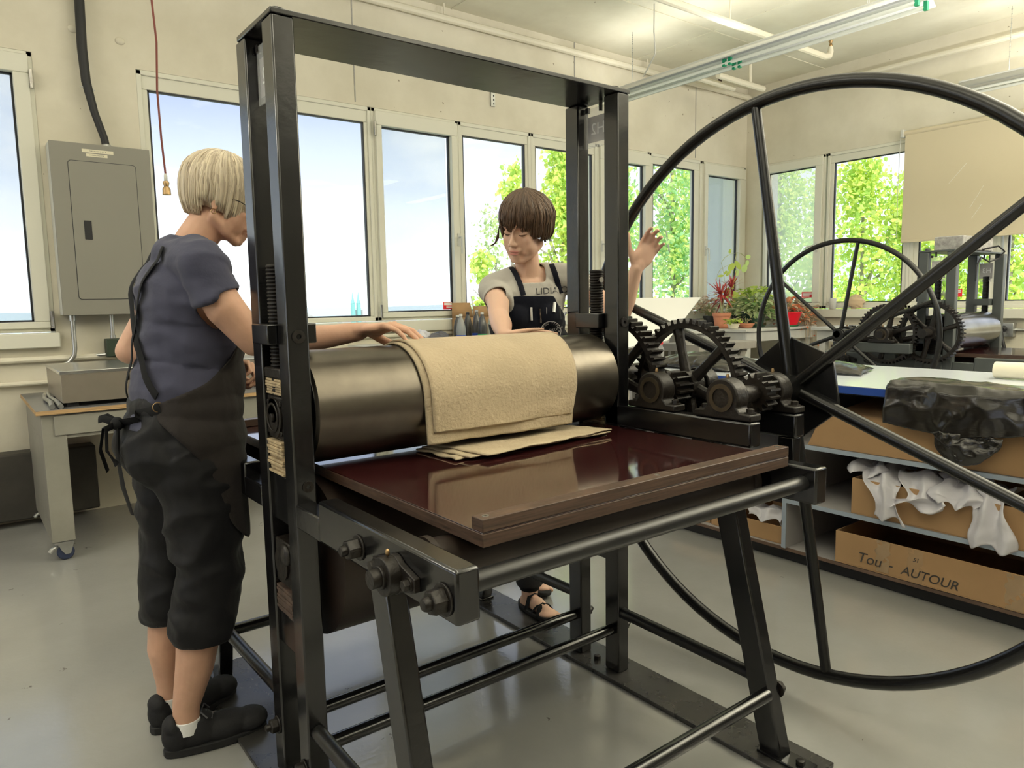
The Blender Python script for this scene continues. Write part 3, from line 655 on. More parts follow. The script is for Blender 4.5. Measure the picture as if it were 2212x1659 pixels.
MB().tube(pts,[.026,.026,.026,.025,.021,.021,.021],14).build('conduit_tube','hoseblack',h)
MB().lathe([(.029,2.152),(.029,2.166),(.024,2.175)],(.813,4.93,0),12).build('cable_clamp','galv',h)
MB().tube([(.70,4.935,2.49),(.775,4.93,2.475)],.004,6).build('cable_tie','whitepaint',h)
h=thing('wall_conduit',(.56,4.93,1.0),'bent galvanised conduit below the left corner of the electrical panel','conduit')
MB().tube([(.566,4.93,1.186),(.566,4.93,1.04),(.566,4.93,.99),(.560,4.93,.95),(.535,4.93,.915),(.49,4.93,.885)],.013,12).build('conduit_tube','galv',h)
MB().lathe([(.019,1.15),(.019,1.183)],(.566,4.93,0),12).build('connector','galv',h)
h=thing('wall_conduit',(.77,4.93,1.0),'short straight galvanised conduit going down to the green box','conduit')
MB().tube([(.768,4.93,1.186),(.768,4.93,1.05)],.011,12).build('conduit_tube','galv',h)
MB().lathe([(.016,1.04),(.016,1.06)],(.768,4.93,0),12).build('connector','galv',h)
g=thing('junction_box',(.80,4.96,.93),'dark green metal junction box on the wall above the silver case','box')
MB().box(.727,.875,4.90,4.985,.932,1.038).build('box_body','darkgreen',g,bevel=.004)
MB().tube([(.727,4.95,.945),(.66,4.975,.94)],.009,8).build('connector','galv',g)
# hanging air line with a brass coupling
mat('redcord',(.16,.03,.02),.5)
c=thing('hanging_cord',(.79,3.5,1.85),'thin dark red cord with a brass plug hanging from the ceiling at the left','cord')
MB().tube([(.782,3.5,3.5),(.780,3.5,2.9),(.788,3.5,2.60),(.800,3.5,2.35),(.789,3.5,2.15),(.792,3.5,1.95),(.799,3.5,1.80)],.0045,8).build('cord','redcord',c)
MB().lathe([(.006,1.80),(.008,1.79),(.008,1.77),(.005,1.765)],(.799,3.5,0),10).build('ferrule','whitepaint',c)
MB().lathe([(.011,1.768),(.014,1.76),(.010,1.745),(.017,1.735),(.018,1.71),(.0,1.709)],(.799,3.5,0),12).build('coupling','brass',c)
# ---------------- left rolling table ----------------
t=thing('rolling_table',(.95,4.5,0),'grey wooden rolling table with a drawer and blue-wheeled casters at the left','table')
MB().box(.282,1.66,4.04,4.96,.722,.742).build('tabletop','ply',t,bevel=.001)
MB().box(.284,1.658,4.042,4.958,.742,.7445).build('rubber_mat','ptop',t)
for (x0,x1,y0,y1) in ((.302,.402,4.06,4.10),(1.52,1.62,4.06,4.10),(.302,.402,4.88,4.92),(1.52,1.62,4.88,4.92)):
    MB().box(x0,x1,y0,y1,.095,.722).build('leg','tablegrey',t,bevel=.003)
MB().box(.302,.33,4.06,4.92,.095,.72).build('side_panel','tablegrey',t) if False else MB().box(.302,.325,4.10,4.88,.60,.72).build('side_rail','tablegrey',t,bevel=.002)
MB().box(.302,.325,4.10,4.88,.095,.20).build('side_rail','tablegrey',t,bevel=.002)
MB().box(.302,.308,4.10,4.88,.2,.6).build('side_panel','tablegrey',t)
d=MB().box(.352,.95,4.052,4.075,.618,.712).build('drawer','tablegrey',t,bevel=.002)
MB().box(.402,1.52,4.065,4.095,.60,.722).build('apron','tablegrey',t)
for (cx,cy) in ((.345,4.085),(1.56,4.085),(.345,4.86),(1.56,4.86)):
    cs=MB().box(cx-.035,cx+.035,cy-.035,cy+.035,.088,.095).build('caster_plate','galv',t)
    for s in (-1,1): 
        q=MB(); q.prism([(cx-.02,.088),(cx+.05,.088),(cx+.032,.03),(cx+.010,.028),(cx-.005,.05)],cy+s*.016-.0015,cy+s*.016+.0015,'y'); q.build('caster_fork','galv',t)
    q=MB(); q.lathe([(.010,-.012),(.034,-.012),(.038,-.008),(.038,.008),(.034,.012),(.010,.012)],(cx+.012,cy,.038),24,'y'); q.build('caster_wheel','blue_wheel',t)
    q=MB(); q.tube([(cx-.02,cy,.072),(cx-.045,cy-.01,.062),(cx-.055,cy-.01,.048)],[.006,.009,.011],8); q.build('brake_lever','galv',t)
s=thing('silver_case',(.72,4.42,.745),'large brushed silver metal case on the rolling table','case')
MB().box(.400,1.08,4.10,4.74,.765,.905).build('case_body','silverside',s,bevel=.002)
MB().box(.396,1.084,4.096,4.744,.905,.921).build('lid','silver',s,bevel=.002)
for (x,y) in ((.44,4.14),(1.0,4.14),(.44,4.70),(1.0,4.70)): MB().box(x-.02,x+.03,y-.02,y+.02,.7455,.765).build('foot','hoseblack',s)
s=thing('small_machine',(1.34,4.4,.745),'small grey metal machine at the right end of the rolling table','machine')
MB().box(1.16,1.475,4.30,4.60,.765,.905).build('case_body','silverside',s,bevel=.004); MB().box(1.155,1.48,4.295,4.605,.905,.915).build('lid','silver',s,bevel=.002)
for (x,y) in ((1.2,4.32),(1.42,4.32),(1.2,4.57),(1.42,4.57)): MB().box(x-.02,x+.03,y-.015,y+.015,.7455,.765).build('foot','hoseblack',s)
for k,(x0,y0,x1,y1,l) in enumerate(((.375,4.66,.352,4.06,'left of the two grey plastic tubes lying beside the silver case'),(.392,4.72,.387,4.05,'right of the two grey plastic tubes lying beside the silver case'))):
    tt=MB().tube([(x0,y0,.760),((x0+x1)/2-.006,(y0+y1)/2+.1,.760),((x0+x1)/2+.002,(y0+y1)/2-.1,.759),(x1,y1,.757)],[.0105,.0095,.0115,.012],12).build('grey_tube','galv'); tag(tt,l,'tube',group=None)
# ---------------- storage worktable on the right ----------------
mat('whitetop',(.62,.66,.72),.22,spec=.5,coat=.2); mat('blueedge',(.02,.07,.35),.35); mat('melamine',(.34,.33,.33),.45); mat('edgeband',(.32,.38,.46),.5); mat('brownedge',(.16,.10,.07),.6,var=.4)
mat('cardboard',(.42,.26,.13),.85,col2=(.37,.225,.11),vscale=3,bump=.06,bscale=8); mat('card_in',(.25,.15,.08),.9)
mat('tape',(.50,.33,.18),.12,spec=.7,alpha=.75); mat('cleartape',(.6,.45,.28),.08,spec=.8,alpha=.45)
wt=thing('worktable',(3.42,1.4,0),'long open-shelf worktable with a white top and blue edge behind the flywheel','table')
Wy0,Wy1=-1.2,3.12
MB().box(2.935,3.88,Wy0,Wy1,.8435,.847).build('tabletop','whitetop',wt,bevel=.001)
MB().box(2.935,3.88,Wy0,Wy1,.813,.8435).build('blue_edge','blueedge',wt,bevel=.001)
MB().box(3.0,3.84,Wy0+.02,Wy1-.02,.80,.813).build('subtop','hoseblack',wt)
MB().box(3.0,3.84,Wy0+.03,2.75,.001,.055).build('toe_kick','hoseblack',wt,bevel=.003)
MB().box(2.965,3.86,Wy0+.02,2.78,.056,.070).build('bottom_board','brownedge',wt)
MB().box(2.97,3.86,Wy0+.02,2.78,.070,.0715).build('shelf','melamine',wt)
MB().box(2.955,3.86,1.805,1.825,.0715,.80).build('divider','melamine',wt); MB().box(2.950,2.9555,1.805,1.825,.0715,.80).build('edge_strip','edgeband',wt)
MB().box(2.955,3.86,2.76,2.78,.0715,.80).build('side_panel','melamine',wt); MB().box(3.84,3.86,Wy0+.02,2.76,.0715,.80).build('back_panel','melamine',wt)
for z in (.556,.293):
    MB().box(2.957,3.84,Wy0+.02,1.805,z-.008,z+.010).build('shelf','melamine',wt); MB().box(2.950,2.957,Wy0+.02,1.805,z-.008,z+.010).build('edge_strip','edgeband',wt)
MB().box(2.957,3.84,1.825,2.76,.420,.438).build('shelf','melamine',wt)
def open_box(name,x0,x1,y0,y1,z0,z1,label,cat='box',group=None,th=.005,rim=0,skew=0,flaps=True,m='cardboard'):
    t=thing(name,((x0+x1)/2,(y0+y1)/2,z0),label,cat,group)
    b=MB(); b.box(x0,x1,y0,y1,z0,z0+th); b.box(x0,x0+th,y0,y1,z0+th,z1); b.box(x1-th,x1,y0,y1,z0+th,z1); b.box(x0+th,x1-th,y0,y0+th,z0+th,z1); b.box(x0+th,x1-th,y1-th,y1,z0+th,z1)
    b.build('box_body',m,t,bevel=.001); return t
b3=open_box('cardboard_box',2.965,3.55,.30,1.575,.0725,.212,'long low cardboard box marked TOUT AUTOUR on the bottom shelf')
# tapes on its face and handwriting
def facestrip(y0,y1,z0,z1,par,m='tape',name='packing_tape',x=2.9645,jag=0):
    def fn(u,v): return (x-.0008*math.sin(v*9+u*4),y0+(y1-y0)*u+(noise.noise(Vector((v*7,u,3)))*jag),z0+(z1-z0)*v)
    MB().grid(fn,3,8).build(name,m,par)
facestrip(1.345,1.40,.082,.214,b3,'cleartape',jag=.012); facestrip(1.215,1.275,.075,.212,b3,'tape'); facestrip(.87,.93,.075,.21,b3,'cleartape',jag=.01); facestrip(1.03,1.055,.16,.205,b3,'cleartape') if 0 else None
def scrawl(txt,size,y,z,par,x=2.9635,rot=0,shear=.25):
    # handwriting on the -x face (reads left to right as y decreases)
    R_=Matrix.Rotation(rot,4,'Z'); S=Matrix(((1,shear,0,0),(0,1,0,0),(0,0,1,0),(0,0,0,1)))
    mt=Matrix(((0,0,-1,x),(-1,0,0,y),(0,1,0,z),(0,0,0,1)))@R_@S
    text_mesh(txt,size,mt,'handwriting','ink',par,ext=.0003)
def sp(px,py): p=unproj(px,py,0,2.9635); return p.y,p.z
for tx,sz,px,py,ro in (('Tou',.062,1879,1210,.0),('-',.060,1925,1222,0),('AUTOUR',.052,2008,1250,-.03),('51',.024,1979,1211,0)):
    yy,zz_=sp(px,py); scrawl(tx,sz,yy,zz_,b3,rot=ro)
b2=open_box('cardboard_box',2.962,3.60,.20,1.510,.3035,.455,'long cardboard box with white plastic sheet spilling out, on the middle shelf')
facestrip(1.46,1.509,.335,.365,b2,'tape'); facestrip(1.46,1.509,.385,.41,b2,'tape'); facestrip(1.30,1.33,.307,.40,b2,'cleartape')
b1=thing('cardboard_flat',(3.2,1.0,.57),'wide flat corrugated cardboard box lid on the top shelf','box')
b=MB(); P=[(1.715,.568),(1.655,.700),(1.15,.712),(.20,.735),(.20,.568)]; b.prism(P,2.962,2.967,'x'); b.box(2.967,3.60,.2,1.66,.568,.573); b.prism([(1.655,.573),(1.650,.573),(1.635,.70),(1.645,.70)],2.967,3.6,'x'); b.build('box_body','cardboard',b1)
b=MB(); b.add([(2.967,1.655,.700),(3.35,1.58,.765),(3.35,1.15,.77),(2.967,1.15,.712),(2.967,1.655,.697),(3.35,1.58,.762),(3.35,1.15,.767),(2.967,1.15,.709)],[(0,1,2,3),(4,7,6,5),(0,3,7,4),(1,5,6,2),(0,4,5,1),(3,2,6,7)]); b.build('flap','cardboard',b1)
b4=open_box('cardboard_box',2.985,3.35,1.84,2.13,.0725,.155,'small cardboard box with white plastic inside, left bottom compartment')
b5=open_box('cardboard_box',3.0,3.35,2.26,2.50,.0725,.135,'small cardboard box at the far left end of the bottom shelf')
b6=open_box('cardboard_box',2.99,3.35,2.16,2.245,.0725,.12,'narrow cardboard box between two others in the left bottom compartment')
# crumpled plastic
mat('whitefilm',(.75,.74,.80),.35,sheen=.2,alpha=.88,bump=.1,bscale=20); mat('blackfilm',(.014,.012,.010),.20,spec=.7,bump=.30,bscale=9,stretch=(1,1,2.2))
def crumple(name,fn,nu,nv,m,label,cat,amp=.012,fr=9,seed=0,fold=1):
    def g(u,v):
        p=Vector(fn(u,v)); q=p*fr+Vector((seed,seed*2,0))
        r1=noise.noise(q); r2=noise.noise(q*2.3); r3=noise.noise(q+Vector((5,5,5)))
        rd=(1-abs(r1)*2)*amp+(1-abs(r2)*2)*amp*.45
        return p+Vector((-rd*.8,r3*amp*.8,rd*.7))
    mb=MB(); mb.grid(g,nu,nv); o=mb.build(name,m,smooth=True,solid=.0008,sharp=1.2); return tag(o,label,cat)
# white film spilling over the middle-shelf box: ribbon-like sheet following front edge
def film(pts,w,name,label,seed,n=26):
    pts=[Vector(p) for p in pts]
    def fn(u,v):
        i=v*(len(pts)-1); j=min(int(i),len(pts)-2); f=i-j; p=pts[j].lerp(pts[j+1],f)
        ww=w*(1-.25*math.sin(v*9+seed))
        return p+Vector((.015*math.sin(u*11+v*6+seed),(.5-u)*ww,.012*math.cos(u*9+seed)))
    return crumple(name,fn,n,40,'whitefilm',label,'plastic sheet',.009,12,seed)
film([(3.3,1.42,.47),(3.1,1.42,.50),(2.99,1.40,.475),(2.935,1.37,.44),(2.930,1.345,.37),(2.930,1.33,.315)],.12,'plastic_sheet','white plastic film hanging over the box front, left of two hanging tongues',1)
film([(3.2,1.28,.47),(3.05,1.24,.505),(2.97,1.22,.47),(2.932,1.20,.42),(2.930,1.27,.385)],.18,'plastic_sheet','white plastic film bunched along the rim in the middle of the box',2)
film([(3.2,1.02,.46),(3.05,1.02,.495),(2.97,1.00,.475),(2.932,.985,.42),(2.93,.975,.35),(2.93,.965,.29)],.13,'plastic_sheet','white plastic film hanging over the box front, right and longest tongue',3)
film([(3.3,1.52,.46),(3.15,1.50,.52),(3.02,1.48,.50),(2.985,1.46,.47)],.14,'plastic_sheet','white plastic film puffing up at the left end of the box',4)
film([(3.1,1.12,.50),(3.0,1.11,.49),(2.938,1.10,.45),(2.93,1.09,.42)],.16,'plastic_sheet','white plastic film fold between the hanging tongues',5)
film([(3.25,2.0,.14),(3.1,2.0,.20),(3.02,1.96,.21),(2.99,1.93,.165)],.22,'plastic_sheet','white plastic film in the small box of the left bottom compartment',6)
# black garbage bag draped over the table edge
def bagf(u,v):
    # v: 0 on table back -> 1 bottom hanging ; u across y 1.36 -> .35
    y=1.365-1.15*u
    prof=[(3.36-.10*u,.852),(3.18,.872),(3.05,.886),(2.955,.882),(2.918,.85),(2.905,.78),(2.905,.722)]
    i=v*(len(prof)-1); j=min(int(i),len(prof)-2); f=i-j; x=prof[j][0]*(1-f)+prof[j+1][0]*f; z=prof[j][1]*(1-f)+prof[j+1][1]*f
    if v>.6: z-=(v-.6)*(.03+.05*math.sin(u*8))
    if v<.6: z-= .03*u
    e=max(0,1-u/.05); z=z-(z-.85)*e*.3 if v<.6 else z
    return (x+.01*math.sin(u*17),y,max(z,.851) if x>2.93 else z)
bg_=crumple('garbage_bag',bagf,130,70,'blackfilm','crumpled shiny black plastic bag draped over the blue edge of the worktable','bag',.011,6.5,3)
def bag2(u,v):
    y=1.16-.20*u+.02*math.sin(v*7); z=.70-.115*v*(math.sin(u*PI)**.4); x=2.90-.02*math.sin(u*PI)*math.sin(v*PI)
    return (x,y,z)
crumple('garbage_bag',bag2,40,30,'blackfilm','shiny black bag corner hanging lowest under the crumpled bag, left','bag',.012,16,6)
def bag3(u,v):
    y=.86-.5*u; z=.72-.15*v*(.5+.5*math.sin(u*2.5)); return (2.90-.02*math.sin(u*6),y,z)
crumple('garbage_bag',bag3,50,30,'blackfilm','shiny black bag corner hanging at the right photo edge','bag',.012,14,8)
def flatbag(u,v):
    a=(u-.5)*2; x=3.30+.34*v; y=2.06-.40*u+.10*v; w=math.sin(v*PI)**.6*(math.sin(u*PI)**.45)
    return (x,y,.853+.040*w)
crumple('plastic_bag',flatbag,50,30,'blackfilm','small flat black plastic bag lying on the white worktable top','bag',.006,16,2)
def flatbag2(u,v):
    x=3.05+.4*v; y=2.75-.55*u; w=math.sin(v*PI)**.6*(math.sin(u*PI)**.45); return (x,y,.853+.07*w)
crumple('plastic_bag',flatbag2,50,30,'blackfilm','black plastic bag on the worktable behind the gears','bag',.010,13,12)
for k,(y,x,l) in enumerate(((2.55,3.62,'loose sheet of paper on the worktable behind the gears, near one'),(2.85,3.55,'loose sheet of paper on the worktable behind the gears, far one'))):
    tag(MB().grid(lambda u,v:(x-.15+.3*u,y-.12+.26*v,.8485+.004*abs(noise.noise(Vector((u*3,v*3,k))))+k*.0015),8,8).build('paper_sheet','white_ink',solid=.0006),l,'paper')
# paper roll at the right edge
r_=MB(); r_.cyl((3.62,.0,.885),(3.62,1.225,.885),.036,28); tag(r_.build('paper_roll','label',bevel=.002),'pale paper roll end lying on the worktable at the right photo edge','roll')
# ---------------- counter along the far wall, plant table, drawing board ----------------
ct=thing('long_counter',(4.3,4.6,0),'white painted counter running below the far window band','counter')
MB().box(2.3,5.75,4.22,4.97,.895,.922).build('countertop','whitepaint',ct,bevel=.002)
MB().box(2.35,5.70,4.26,4.29,.82,.895).build('apron','whitepaint',ct)
for x in (2.4,3.6,4.7,5.62): 
    for y in (4.27,4.88): MB().box(x,x+.08,y,y+.06,.0,.895).build('leg','whitepaint',ct,bevel=.002)
pt=thing('plant_table',(6.4,4.5,0),'white painted wooden table carrying the potted plants in the corner','table')
MB().box(5.78,6.98,3.98,4.92,.898,.922).build('tabletop','whitepaint',pt,bevel=.002)
MB().box(5.80,6.96,4.0,4.03,.805,.898).build('apron','whitepaint',pt,bevel=.002); MB().box(5.80,5.83,4.03,4.9,.805,.898).build('apron','whitepaint',pt,bevel=.002)
for (x,y) in ((5.84,4.03),(6.86,4.03),(5.84,4.82),(6.86,4.82)): MB().box(x,x+.085,y,y+.06,0,.86).build('leg','whitepaint',pt,bevel=.002)
dt=thing('drawing_table',(4.5,3.75,0),'tilted white drawing board on a wooden stand behind the gears','table')
def U(px,py,ax,v): return unproj(px,py,ax,v)
q=[U(1335,644,1,4.0),U(1514,642,1,4.0),U(1443,735,1,3.5),U(1325,755,1,3.5)]
nrm=(q[1]-q[0]).cross(q[3]-q[0]).normalized()*.018
b=MB(); b.add([*q,*[p-nrm if nrm.y<0 else p+nrm for p in q]],[(0,1,2,3),(7,6,5,4),(0,4,5,1),(1,5,6,2),(2,6,7,3),(3,7,4,0)]); b.build('board','white_ink',dt,bevel=.002)
mat('greywood',(.36,.34,.30),.7,var=.2,bump=.1)
for x in (4.0,4.78):
    MB().bar((x,3.62,.0),(x,3.95,1.10),.05,.03).build('leg','greywood',dt); MB().bar((x,4.12,.0),(x,3.97,1.10),.05,.03).build('leg','greywood',dt)
MB().bar((3.95,3.75,.60),(4.85,3.75,.60),.03,.07).build('cross_rail','greywood',dt)
MB().box(4.55,5.3,3.55,3.95,.80,.86).build('side_tray','greywood',dt,bevel=.003); MB().bar((5.2,3.6,.80),(4.8,3.7,.05),.03,.05).build('strut','greywood',dt)
# things on the counter: ink bottles, boxes, spray bottle, bags of rag
mat('pet',(.42,.45,.46),.15,spec=.6,alpha=.5); mat('pet_dark',(.05,.055,.06),.2,alpha=.8,spec=.6); mat('bluelabel',(.01,.05,.35),.4); mat('greenplastic',(.03,.28,.10),.4); mat('greencloth',(.03,.40,.16),.6)
mat('cloudy',(.62,.68,.62),.4,alpha=.7)
def bottle(x,y,h,m1,label,cap='whitepaint',lab=None,r=.036,z0=.9225):
    t=thing('plastic_bottle',(x,y,z0),label,'bottle','used plastic bottles on the far counter')
    MB().lathe([(r*.9,z0),(r,z0+.01),(r,z0+h*.42),(r*.93,z0+h*.55),(r*.6,z0+h*.78),(r*.34,z0+h*.88),(r*.32,z0+h*.93)],(x,y,0),18).build('bottle_body',m1,t)
    MB().lathe([(r*.38,z0+h*.93),(r*.38,z0+h*.985),(r*.2,z0+h),(0,z0+h)],(x,y,0),12).build('cap',cap,t)
    if lab: MB().lathe([(r*1.02,z0+h*.10),(r*1.02,z0+h*.26)],(x,y,0),18).build('label_band',lab,t)
for px,y,h,m1,l,cp,lb in ((997,4.52,.21,'pet','clear dusty bottle with a bright blue band, front left','whitepaint','bluelabel'),(990,4.66,.20,'pet_dark','dark dirty bottle behind the blue-banded one','whitepaint',None),(1012,4.7,.22,'pet_dark','dark grey bottle with a black cap, second row','hoseblack',None),(1031,4.60,.235,'pet_dark','tallest smoky bottle with a grey pointed cap','galv','bluelabel'),(1043,4.5,.22,'pet_dark','smoky bottle with green tint and white cap, front right','whitepaint','greenplastic')):
    p=U(px,748,1,y); bottle(p.x,y,h,m1,l,cp,lb)
p=U(1034,720,1,4.80)
cbx=thing('open_carton',(p.x,4.8,.92),'open brown cardboard box with raised flaps behind the bottles','box')
x0,x1=p.x-.17,p.x+.20
b=MB(); b.box(x0,x1,4.72,4.724,.9225,1.10); b.box(x0,x1,4.92,4.924,.9225,1.10); b.box(x0,x0+.004,4.72,4.924,.9225,1.10); b.box(x1-.004,x1,4.72,4.924,.9225,1.10); b.build('box_body','cardboard',cbx)
b=MB(); b.add([(x0,4.92,1.10),(x0+.20,4.92,1.10),(x0+.185,4.935,1.215),(x0+.01,4.935,1.215)],[(0,1,2,3)]); b.build('flap','cardboard',cbx,solid=.004); b=MB(); b.add([(x0+.21,4.92,1.10),(x1,4.92,1.10),(x1-.01,4.93,1.185),(x0+.21,4.93,1.185)],[(0,1,2,3)]); b.build('flap','cardboard',cbx,solid=.004)
sb=thing('spray_bottle',(p.x+.13,4.62,.92),'spray bottle with a green trigger head beside the brown-haired person','bottle'); X=U(1066,700,1,4.62).x
MB().lathe([(.045,.9225),(.048,.94),(.048,1.05),(.03,1.11),(.016,1.14),(.016,1.16)],(X,4.62,0),18).build('bottle_body','cloudy',sb)
MB().box(X-.03,X+.03,4.568,4.572,.95,.985).build('label_band','greenplastic',sb)
h=MB(); h.tube([(X,4.62,1.15),(X,4.62,1.20),(X-.02,4.62,1.222)],[.013,.014,.012],10); h.tube([(X-.055,4.62,1.224),(X+.02,4.62,1.226)],[.008,.013],10); h.tube([(X-.022,4.62,1.215),(X-.012,4.62,1.18),(X-.03,4.62,1.14)],[.007,.006,.005],8); h.build('trigger_head','greenplastic',sb)
def lump(name,c,r,m,label,cat,seed,spk=.35):
    mb=MB(); mb.ell(c,r,seg=26,rings=16); mb.v=[v+(v-Vector(c))*(noise.noise(v*22+Vector((seed,0,0)))*spk+noise.noise(v*50)*spk*.6) for v in mb.v]
    return tag(mb.build(name,m,sharp=.9),label,cat)
mat('greyfilm',(.12,.12,.14),.35,alpha=.85)
a=U(912,735,1,4.7); b_=U(947,738,1,4.62); c_=U(898,742,1,4.6)
lump('crumpled_bag',(a.x,4.7,.965),(.07,.05,.055),'whitefilm','crumpled clear plastic bag on the far counter, brightest of three','bag',1)
lump('crumpled_bag',(b_.x,4.6,.955),(.09,.05,.05),'greyfilm','dark grey crumpled bag on the far counter, rightmost of three','bag',2)
lump('crumpled_bag',(c_.x,4.52,.945),(.06,.04,.035),'greyfilm','small grey crumpled bag on the far counter, leftmost of three','bag',3)
# glass jars and green cloth on the worktable seen through the gear
for k,(px,y) in enumerate(((1408,2.75),(1422,2.85))):
    X=U(px,790,1,y).x; t=thing('glass_jar',(X,y,.848),('clear glass jar seen between the gears','second clear glass jar seen between the gears, further back')[k],'jar'); MB().lathe([(.03,.8485),(.033,.855),(.033,.93),(.025,.945),(.025,.955)],(X,y,0),16).build('jar_body','acrylic',t); MB().lathe([(.027,.955),(.027,.968),(0,.969)],(X,y,0),16).build('lid','red_sticker' if k else 'whitepaint',t)
# ---------------- ceiling light fixture ----------------
mat('fixture',(.60,.61,.60),.35); mat('tube',(.88,.9,.82),.3); mat('greencap',(.01,.30,.14),.4)
def fixture(x,y0,y1,z,label,rz=0):
    t=thing('fluorescent_fixture',(x,(y0+y1)/2,z),label,'light fixture','long fluorescent fixtures hung from the ceiling')
    b=MB(); b.box(x-.05,x+.05,y0,y1,z,z+.06); b.build('housing','fixture',t,bevel=.004)
    b=MB()
    for s in (-1,1): b.add([(x+s*.05,y0,z+.045),(x+s*.05,y1,z+.045),(x+s*.15,y1,z-.02),(x+s*.15,y0,z-.02)],[(0,1,2,3)])
    b.build('reflector','fixture',t,solid=.003,recalc=False)
    for s in (-1,1):
        MB().cyl((x+s*.06,y0+.03,z-.035),(x+s*.06,y1-.03,z-.035),.013,12).build('tube','tube',t)
        for yy in (y0+.01,y1-.03,(y0+y1)/2-.03,(y0+y1)/2+.02):
            MB().box(x+s*.06-.012,x+s*.06+.012,yy,yy+.022,z-.055,z-.0).build('lamp_holder','greencap',t)
    for yy in (y0+.35,y1-.35):
        pts=[]; 
        c=MB(); 
        zz=z+.06
        while zz<3.49: c.tube([(x-.006,yy,zz),(x,yy,zz+.008),(x+.006,yy,zz)],.0015,4) if 0 else None; zz+=.5
        c.cyl((x-.012,yy,z+.06),(x,yy,z+.16),.0022,5); c.cyl((x+.012,yy,z+.06),(x,yy,z+.16),.0022,5); c.cyl((x,yy,z+.16),(x,yy,3.492),.0022,5)
        k=0; zz=z+.16
        while zz<3.48:
            c.ring((x,yy,zz) ,.003,.006,-.001,.001,'x',8) if k%2 else c.ring((x,yy,zz),.003,.006,-.001,.001,'y',8); zz+=.018; k+=1
        c.build('chain','galv',t)
    return t
FX1=fixture(4.83,2.12,4.86,3.0,'long fluorescent fixture with a green-ended tube pair, hung over the worktable')
FX2=fixture(6.92,-.4,2.72,2.93,'long fluorescent fixture near the right wall, cut by the photo edge')
for (fx,fy,fl,fz,fp) in ((4.83,3.49,2.6,3.075,7),(6.92,1.16,2.9,3.005,6)):
    up=area('fixture_fill',(fx,fy,fz),.16,fl,fp); up.rotation_euler=(PI,0,0)  # added fill above the unlit fixtures, brightens the ceiling
MB().tube([(4.55,4.02,3.5),(4.56,4.03,3.3),(4.60,4.05,3.15),(4.74,4.3,3.06)],.006,6).build('trim_40','whitepaint')['kind']='structure'
bpy.data.objects['trim_40']['label']='grey power cable dropping from the ceiling to the light fixture'
p=U(1066,205,1,4.98); 
pb=thing('perforated_strap',(p.x,4.99,p.z),'short perforated metal strap on the wall above the windows','strap'); s=MB(); s.box(p.x-.02,p.x+.02,4.985,4.999,p.z-.09,p.z+.07); so2=s.build('strap_body','galv',pb)
for k in range(5): MB().lathe([(.007,-.0005),(.007,.0005)],(p.x+.005,4.9845,p.z-.07+k*.032),10,'y').build('hole','hoseblack',so2)
# ---------------- roller blind ----------------
mat('blind',(.62,.55,.40),.8,spec=.1); nt=M['blind'].node_tree
bl=thing('roller_blind',(7.15,1.7,1.7),'cream roller blind pulled half down over the right windows','blind')
MB().box(7.125,7.1262,.35,3.25,1.715,2.70).build('blind_fabric','blind',bl); MB().cyl((7.135,.34,2.695),(7.135,3.26,2.695),.022,16).build('blind_tube','blind',bl)
MB().box(7.118,7.133,.35,3.25,1.700,1.722).build('bottom_bar','blind',bl,bevel=.003); MB().box(7.10,7.16,3.26,3.285,2.66,2.73).build('bracket','whitepaint',bl,bevel=.003)
MB().tube([(7.12,3.29,2.69),(7.115,3.295,2.2),(7.12,3.29,1.75)],.0025,6).build('pull_cord','whitepaint',bl)
for (y0,z0,y1,z1) in ((2.72,2.35,2.86,2.19),(2.58,2.14,2.68,1.96),(2.59,1.98,2.66,1.87)): MB().tube([(7.1245,y0,z0),(7.1245,(y0+y1)/2-.004,(z0+z1)/2+.004),(7.1245,y1,z1)],.0012,5).build('scratch','white_ink',bl)
# cable and grey slab on top of the small press, plastic stool, outlet
mat('stone',(.42,.41,.40),.8,var=.45,vscale=30,bump=.2)
st=tag(MB().box(5.30,5.80,2.02,2.20,1.5085,1.60).build('grey_slab','stone',bevel=.006),'speckled grey slab lying on top of the smaller press','slab')
cb=tag(MB().tube([(5.62,2.02,1.515),(5.66,1.94,1.535),(5.72,1.92,1.50),(5.70,1.95,1.45),(5.60,1.97,1.43),(5.52,1.99,1.46),(5.48,2.0,1.40),(5.475,2.0,1.30)],.006,8).build('black_cable','hoseblack'),'looped black cable hanging off the top of the smaller press','cable')
ol=thing('wall_outlet',(7.17,2.0,.9),'metal outlet box with a black plug on the right wall','outlet')
o1=U(2178,712,0,7.17); MB().box(7.13,7.199,o1.y-.05,o1.y+.05,o1.z-.06,o1.z+.06).build('outlet_box','galv',ol,bevel=.004); MB().tube([(7.13,o1.y+.02,o1.z+.01),(7.07,o1.y+.02,o1.z)],.026,14).build('plug','hoseblack',ol)
MB().tube([(7.07,o1.y+.02,o1.z),(7.04,o1.y,o1.z-.06),(7.05,o1.y-.03,o1.z-.2),(7.06,o1.y-.04,o1.z-.5)],.014,10).build('power_cable','hoseblack',ol); MB().tube([(7.18,o1.y-.05,o1.z),(7.18,.5,o1.z)],.011,8).build('conduit_tube','galv',ol)
